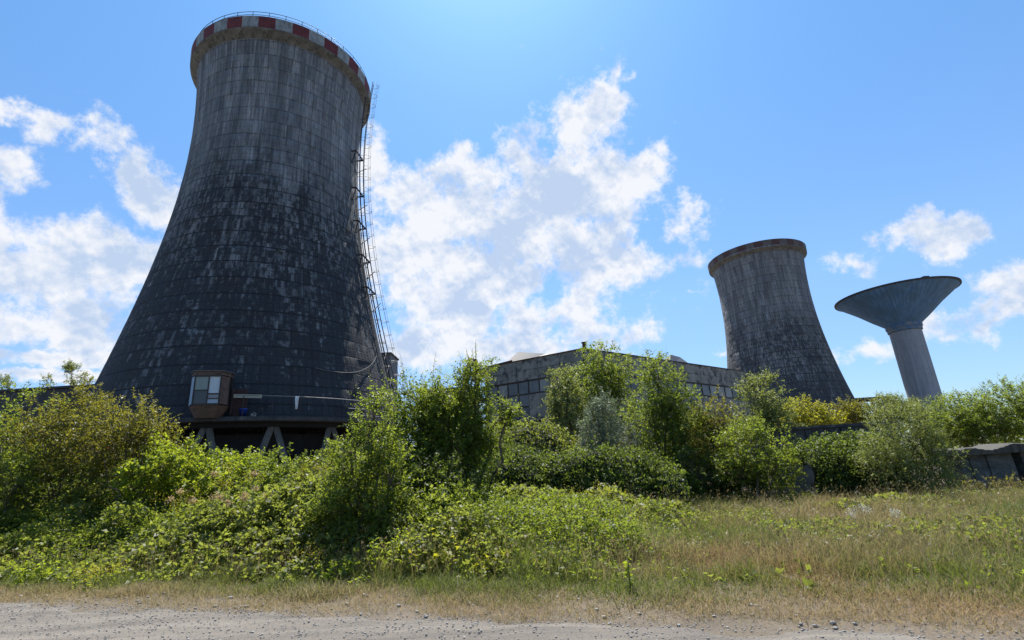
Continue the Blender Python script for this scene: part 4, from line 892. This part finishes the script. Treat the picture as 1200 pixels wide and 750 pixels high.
# leafy undergrowth: sprays of bramble, nettle and goldenrod leaves
X, Y = scatter(230000, 1.5, 16, -1.3, 1.2, 1.05)
lf = leafy(X, Y); d = road_d(X, Y); keep = rng.random(len(X)) < (lf*.92+.05)*sm(1.2, 4.2, d+1.2*(hn(X, Y)-.5))
X, Y = X[keep], Y[keep]; H = hveg(X, Y); T0 = terrain(X, Y)
n = len(X); zf = np.where(rng.random(n) < .6, .75+.35*rng.random(n), rng.random(n)**.7)
S0 = np.stack([X, Y, T0+H*zf*.85], 1)
D = unit(rng.normal(size=(n, 3))*.55+np.array([0, -.05, .55]))
tp = hn3(X, Y)
def sprigs_var(S0, D, L, nl, leafL, ratio, droop, updir, vc):
    V, F, v = sprigs(rng, S0, D, L, nl, 1.0, ratio, droop, updir, vc); return V, F, v
kind = np.where(.6*hn2(X*1.4+40, Y*1.4)+.4*hn(X*1.6, Y*1.6+20)+.3*(rng.random(n)-.5) > .54, 1, 0)
for kd, LL, rt_, mt_, nm_, lb_ in ((0, .066, .42, L_GREEN, 'undergrowth', 'tangled narrow-leaved green undergrowth across the scrub'), (1, .085, .70, L_BRAM, 'bramble_cover', 'yellow green broad-leaved bramble cover across the scrub')):
    s_ = kind == kd; off = 0; Vs, Fs, vs_ = [], [], []
    for a_, b_ in ((0, 11.5), (11.5, 15), (15, 99)):
        q_ = s_ & (Y >= a_) & (Y < b_)
        if q_.sum():
            V, F, v = sprigs(rng, S0[q_], D[q_], (.14+.2*rng.random(q_.sum()))*(1 if kd == 0 else .9), 8 if kd == 0 else 6, LL*(1+.2*(a_ > 1)+.25*(a_ > 12)), rt_, .3, .6, np.clip(hn2(X[q_]*1.7, Y[q_]*1.7)*1.3-.15, 0, .93))
            Vs.append(V); Fs.append(F+off); vs_.append(v); off += len(V)
    tag(npmesh(nm_, np.concatenate(Vs), np.concatenate(Fs), mt_, None, {'v': np.concatenate(vs_)}), lb_, 'undergrowth', kind='stuff')

def blades(name, X, Y, h, wd, lean, dry, red, label, z0=0., kind='stuff', curl=.35):
    n = len(X); T0 = terrain(X, Y)+z0; a = rng.random(n)*2*math.pi
    side = np.stack([np.cos(a), np.sin(a), np.zeros(n)], 1); lx = rng.normal(size=n)*lean+.03; ly = rng.normal(size=n)*lean
    P0 = np.stack([X, Y, T0], 1); up = unit(np.stack([lx, ly, np.ones(n)], 1)); bend = np.stack([lx, ly, np.full(n, -.35)], 1)*curl/np.maximum(lean, .2)
    P1 = P0+up*h[:, None]*.55; P2 = P0+up*h[:, None]+bend*h[:, None]*.6
    w0 = side*wd[:, None]*.5
    V = np.stack([P0-w0, P0+w0, P1+w0*.8, P1-w0*.8, P2+w0*.15, P2-w0*.15], 1).reshape(-1, 3)
    o = np.arange(n)[:, None]*6; F = np.concatenate([o+np.array([0, 1, 2, 3]), o+np.array([3, 2, 4, 5])], 1).reshape(-1, 4)
    r = rng.random(n); rep = lambda q: np.repeat(q, 2)
    o = npmesh(name, V, F, GRASS, None, {'v': rep(r), 'dry': rep(np.clip(dry, 0, 1)), 'red': rep(np.clip(red, 0, 1))})
    return tag(o, label, 'grass', kind=kind)
dn = VNoise(31, 2.2); dn2 = VNoise(32, .7); rn = VNoise(33, 2.6)
def dryness(X, Y):
    d = road_d(X, Y)
    return -.14+1.5*(dn(X, Y)-.42)+.7*(dn2(X, Y)-.5)+.9*sm(1.8, .6, d)+.12*sm(.25, .6, X/Y)
X, Y = scatter(420000, .7, 17, -1.25, 1.25, 1.45)
lf = leafy(X, Y); d = road_d(X, Y); keep = rng.random(len(X)) < np.clip(1.1-lf*.60*sm(1.5, 4.5, d), .1, 1)*sm(.5, 1.7, d+1.0*(hn(X, Y)-.5))
X, Y = X[keep], Y[keep]; d = road_d(X, Y); lf = leafy(X, Y)
tuft = dn2(X*1.5+9, Y*1.5)
h = (.12+.34*sm(1.2, 4.0, d))*(.40+.80*rng.random(len(X)))*(.35+1.3*tuft**1.5)*(1+.7*lf)
dr = dryness(X, Y)+rng.normal(size=len(X))*.28; 
rd = np.clip((rn(X, Y)-.60)*3, 0, .6)*sm(.1, .3, X/Y)*(.5+.5*rng.random(len(X)))
for px_, py_, rx_, ry_ in ((965, 655, 2.0, 1.1), (835, 640, 1.1, .8), (1130, 690, 1.2, .5)):      # reddish dry patches
    d_ = ray(px_, py_); g_ = d_*(.3-CZ)/d_[2]; rd = np.maximum(rd, 1.05*np.exp(-((X-g_[0])/rx_)**2-((Y-g_[1])/ry_)**2)*(.6+.6*dn2(X*2, Y*2)))

dr = dr+rd*.5
blades('meadow_grass', X, Y, h, (.006+.006*rng.random(len(X)))*(1+.35*sm(9, 16, Y)), .48, dr, rd, 'half dry meadow grass, green and straw coloured, behind the verge')
# tall seed stalks above the meadow
X, Y = scatter(20000, 1.8, 16, -1.2, 1.25, 1.2)
h = (.34+.42*rng.random(len(X)))*(1+.75*leafy(X, Y)*sm(2, 5, road_d(X, Y))); blades('seed_stalks', X, Y, h, .004+.003*rng.random(len(X)), .22, .9+0*X, .4*rng.random(len(X)), 'thin straw coloured seed stalks standing over the meadow', curl=.12)
vv = np.empty(len(bpy.data.objects['seed_stalks'].data.vertices)*3, np.float32); bpy.data.objects['seed_stalks'].data.vertices.foreach_get('co', vv); vv = vv.reshape(-1, 6, 3)
k = rng.random(len(vv)) < .55; tipp = np.repeat(vv[k, 4], 3, 0)+rng.normal(size=(k.sum()*3, 3))*np.array([.008, .008, .03]); n = len(tipp)
V, F = leaf_quads(tipp, unit(rng.normal(size=(n, 3))*.4+np.array([0, 0, 1])), unit(rng.normal(size=(n, 3))), .035+.03*rng.random(n), .010+.008*rng.random(n))
tag(npmesh('seed_heads', V, F, GRASS, None, {'v': rng.random(n), 'dry': np.full(n, .9), 'red': rng.random(n)*.7}), 'tan seed heads on the meadow stalks', 'grass', kind='stuff')
X, Y = scatter(900, 2.5, 14, -.9, 1.2, 1.2); n = len(X); H = .32+.25*rng.random(n)+.5*hveg(X, Y)
P = np.repeat(np.stack([X, Y, terrain(X, Y)+H], 1), 4, 0)+rng.normal(size=(n*4, 3))*.012
V, F = leaf_quads(P, unit(rng.normal(size=(n*4, 3))*np.array([1, 1, .3])), unit(rng.normal(size=(n*4, 3))*.4+np.array([0, 0, 1])), .016+.012*rng.random(n*4), .014+.01*rng.random(n*4))
WHT2 = leaf_mat('small_bloom', (.5, .48, .36), (.7, .7, .6), (.5, .5, .4))
tag(npmesh('meadow_flowers', V, F, WHT2, None, {'v': rng.random(n*4)}), 'tiny whitish wildflowers dotted through the meadow', 'flowers', kind='stuff')
# straw verge
X, Y = scatter(170000, -.1, 3.0, -1.3, 1.3, 1.)
d = road_d(X, Y); keep = rng.random(len(X)) < sm(-.1, .5, d+.5*(dn2(X, Y)-.5))*sm(2.2, 1.0, d)*(.15+.9*dn2(X*1.3, Y*1.3+5)); X, Y = X[keep], Y[keep]
blades('verge_straw', X, Y, .04+.11*rng.random(len(X)), .004+.004*rng.random(len(X)), .9, 1.0-.45*(rng.random(len(X)) > .75), .35*rng.random(len(X))+.3*rn(X, Y), 'short trampled straw along the edge of the gravel road', z0=.01, curl=.5)

# loose stones
def stones(name, n, d0, d1, s0, s1, label, seed, zoff=0.):
    r = np.random.default_rng(seed)
    ico = np.array([(0, 0, -1), (.72, -.53, -.45), (-.28, -.85, -.45), (-.89, 0, -.45), (-.28, .85, -.45), (.72, .53, -.45), (.28, -.85, .45), (-.72, -.53, .45), (-.72, .53, .45), (.28, .85, .45), (.89, 0, .45), (0, 0, 1)])
    fc = np.array([(0, 1, 2), (1, 0, 5), (0, 2, 3), (0, 3, 4), (0, 4, 5), (1, 5, 10), (2, 1, 6), (3, 2, 7), (4, 3, 8), (5, 4, 9), (1, 10, 6), (2, 6, 7), (3, 7, 8), (4, 8, 9), (5, 9, 10), (6, 10, 11), (7, 6, 11), (8, 7, 11), (9, 8, 11), (10, 9, 11)])
    d = r.uniform(d0, d1, n); s = r.uniform(-13, 10, n)
    X = ROAD_P[0]+s*ROAD_T[0]+d*ROAD_N[0]; Y = ROAD_P[1]+s*ROAD_T[1]+d*ROAD_N[1]
    sz = s0+(s1-s0)*r.random(n)**4
    Vv = ico[None]*(1+r.normal(size=(n, 12, 1))*.18)*sz[:, None, None]*np.stack([1+.4*r.random(n), .8+.4*r.random(n), .45+.3*r.random(n)], 1)[:, None, :]
    a = r.random(n)*6.28; ca, sa = np.cos(a)[:, None], np.sin(a)[:, None]
    V = np.stack([Vv[..., 0]*ca-Vv[..., 1]*sa+X[:, None], Vv[..., 0]*sa+Vv[..., 1]*ca+Y[:, None], Vv[..., 2]+(.045*(d < -.05)+.01+zoff+sz*.2)[:, None]], -1).reshape(-1, 3)
    F = (np.arange(n)[:, None, None]*12+fc[None]).reshape(-1, 3)
    tag(npmesh(name, V, F, STONE, None, {'v': np.repeat(r.random(n), 20)}), label, 'stones', kind='stuff')
m, t, b = new_mat('stone'); a = t.attr('v'); t.put(b.inputs['Base Color'], t.mix(a, (.17, .16, .15), (.36, .345, .32))); b.inputs['Roughness'].default_value = .9; STONE = m
stones('loose_gravel', 16000, -2.2, .25, .004, .015, 'loose grey gravel stones scattered on the road edge', 5)
stones('verge_stones', 900, .1, 1.6, .008, .035, 'few small stones lying in the straw verge', 6)
rk = MB()
r_ = random.Random(3)

# ------------------------------------------------------------------ individual weeds
def weed(name, label, px, py, Y, hgt, mat, seed, nst=1, nl=26, leafL=.09, ratio=.45, group=None, spread=.12, tipmat=None, tipn=0, tipL=.03, lean=.12, cat='weed', stemr=.006, z=None, tipname='flower_head', tipspread=.10):
    r = np.random.default_rng(seed); P = at(px, py, Y); g = float(terrain(P[0], Y)); base = np.array([P[0], Y, g])
    root = thing(name, tuple(base), label, cat, group); mb = MB(); S, DD, LL = [], [], []; tips = []
    for k in range(nst):
        b0 = np.array([r.normal()*spread, r.normal()*spread, 0]); d = unit(np.array([r.normal()*lean, r.normal()*lean, 1.])); Hh = hgt*(.75+.3*r.random())
        mb.tube([b0-d*.05, b0+d*Hh*.5+r.normal(size=3)*.02, b0+d*Hh], stemr, 5, stemr*.4); S.append(b0); DD.append(d); LL.append(Hh); tips.append(b0+d*Hh)
    S, DD, LL = np.array(S), np.array(DD), np.array(LL)
    rs = globals()['rng']; V, F, v = sprigs(r, S, DD, LL, nl, leafL, ratio, 0., .9)
    npmesh('foliage', V, F, mat, root, {'v': v}); mb.obj('stem', TWIG, root, smooth=True)
    if tipmat:
        tips = np.array(tips); n = len(tips)*tipn; c = np.repeat(tips, tipn, 0)+r.normal(size=(n, 3))*np.array([tipspread, tipspread, tipspread*.8])
        V, F = leaf_quads(c, unit(r.normal(size=(n, 3))), unit(r.normal(size=(n, 3))+np.array([0, 0, .6])), tipL*(.6+.8*r.random(n)), tipL*.7*(.6+.8*r.random(n)))
        npmesh(tipname, V, F, tipmat, root, {'v': r.random(n)})['kind'] = 'stuff'
    return root
YEL = leaf_mat('yellow_bloom', (.42, .34, .02), (.62, .50, .04), (.6, .5, .03)); WHT = leaf_mat('white_bloom', (.55, .55, .48), (.8, .8, .74), (.5, .5, .4)); PLUME = leaf_mat('plume', (.36, .24, .12), (.52, .38, .20), (.5, .36, .18))
weed('tall_weed', 'single tall leafy weed with dark stem at the verge right of centre', 744, 700, 7.9, .66, L_BRIGHT, 101, 1, 44, .085, .55, stemr=.011, lean=.05)
wi = 0
WG = 'goldenrod clumps in the undergrowth'
for px, Y, lab in ((205, 13.2, 'left goldenrod clump with yellow tips above the brambles'), (243, 13.0, 'brightest goldenrod clump below the cabin'), (278, 12.6, 'goldenrod clump beside the dry plumes'), (382, 10.2, 'low goldenrod clump near the verge left of the slender tree'), (125, 10.6, 'yellowing weed clump near the verge at far left'), (705, 11.8, 'goldenrod clump at the meadow edge in the centre')):
    wi += 1; Pq = at(px, 600, Y); hh = float(hveg(Pq[0], Y))+.42 if wi not in (4, 5) else float(hveg(Pq[0], Y))+.10
    weed('goldenrod', lab, px, 600, Y, max(hh, .4), L_BRIGHT, 110+wi, 9, 20, .07, .3, WG, .26, YEL, 26, .03, lean=.10)
PG = 'dry grass plumes left of centre'
for px, Y, lab in ((236, 12.0, 'leftmost dry tan grass plume leaning left'), (250, 11.9, 'second dry grass plume beside the leftmost'), (268, 12.1, 'tallest dry grass plume in the middle of the row'), (296, 11.9, 'rightmost dry grass plume near the feathery shrub')):
    wi += 1; Pq = at(px, 600, Y); hh = float(hveg(Pq[0], Y))+.62
    weed('grass_plume', lab, px, 600, Y, hh, L_BRIGHT, 130+wi, 3, 6, .10, .12, PG, .06, PLUME, 46, .045, lean=.2, cat='grass plume', tipname='plume', tipspread=.045)
UG = 'white umbel flowers in the meadow'
for px, py, Y, lab in ((1014, 616, 12.9, 'white umbel flower at the top of the small meadow group'), (1004, 622, 12.6, 'white umbel flower on the left of the small meadow group'), (1026, 634, 12.0, 'white umbel flower low right in the meadow group'), (1008, 640, 11.6, 'white umbel flower lowest in the meadow group'), (1060, 690-40, 10.8, 'lone white umbel flower right of the meadow group')):
    wi += 1; P = at(px, py, Y); hh = max(.35, P[2]-float(terrain(P[0], Y)))
    r0_ = weed('umbel_flower', lab, px, py, Y, min(hh+.1, .95), L_BRIGHT, 150+wi, 1, 5, .06, .3, UG, .0, WHT, 110, .03, lean=.035, cat='flower', tipspread=.055)
FG = 'broad-leaved weeds at the foot of the centre trees'
for k, (px, Y, hgt, mt_, lab) in enumerate(((405, 9.6, .42, L_BRIGHT, 'low vine-like weed with pale leaves at the verge left of centre'), (455, 9.9, .75, L_BRIGHT, 'broad-leaved weed clump in front of the slender young tree'), (492, 9.7, .85, L_BRAM, 'tall maple-leaved weed clump in the centre foreground'), (528, 9.8, .75, L_YELLOW, 'yellowing broad-leaved clump right of the maple-leaved weeds'), (560, 10.3, .9, L_BRAM, 'upright leafy weed clump under the leaning young tree'), (596, 10.6, .95, L_RED, 'olive weed clump with dry tips at the centre'), (425, 9.0, .22, L_BRIGHT, 'tiny leafy weed in the verge straw left of centre'), (348, 9.9, .45, L_BRAM, 'small bramble clump at the verge below the tower legs'), (640, 10.2, .6, L_BRIGHT, 'light green weed clump at the meadow start'), (60, 11.2, .55, L_BRIGHT, 'pale broad-leaved clump near the verge at far left'), (590, 9.3, .45, L_YELLOW, 'pale yellow green weed close to the verge in the centre'))):
    weed('broadleaf_weed', lab, px, 640, Y, hgt, mt_, 170+k, 12 if hgt > .4 else 5, 18, .10 if hgt > .3 else .06, .72, FG, .26 if hgt > .3 else .1, lean=.3)
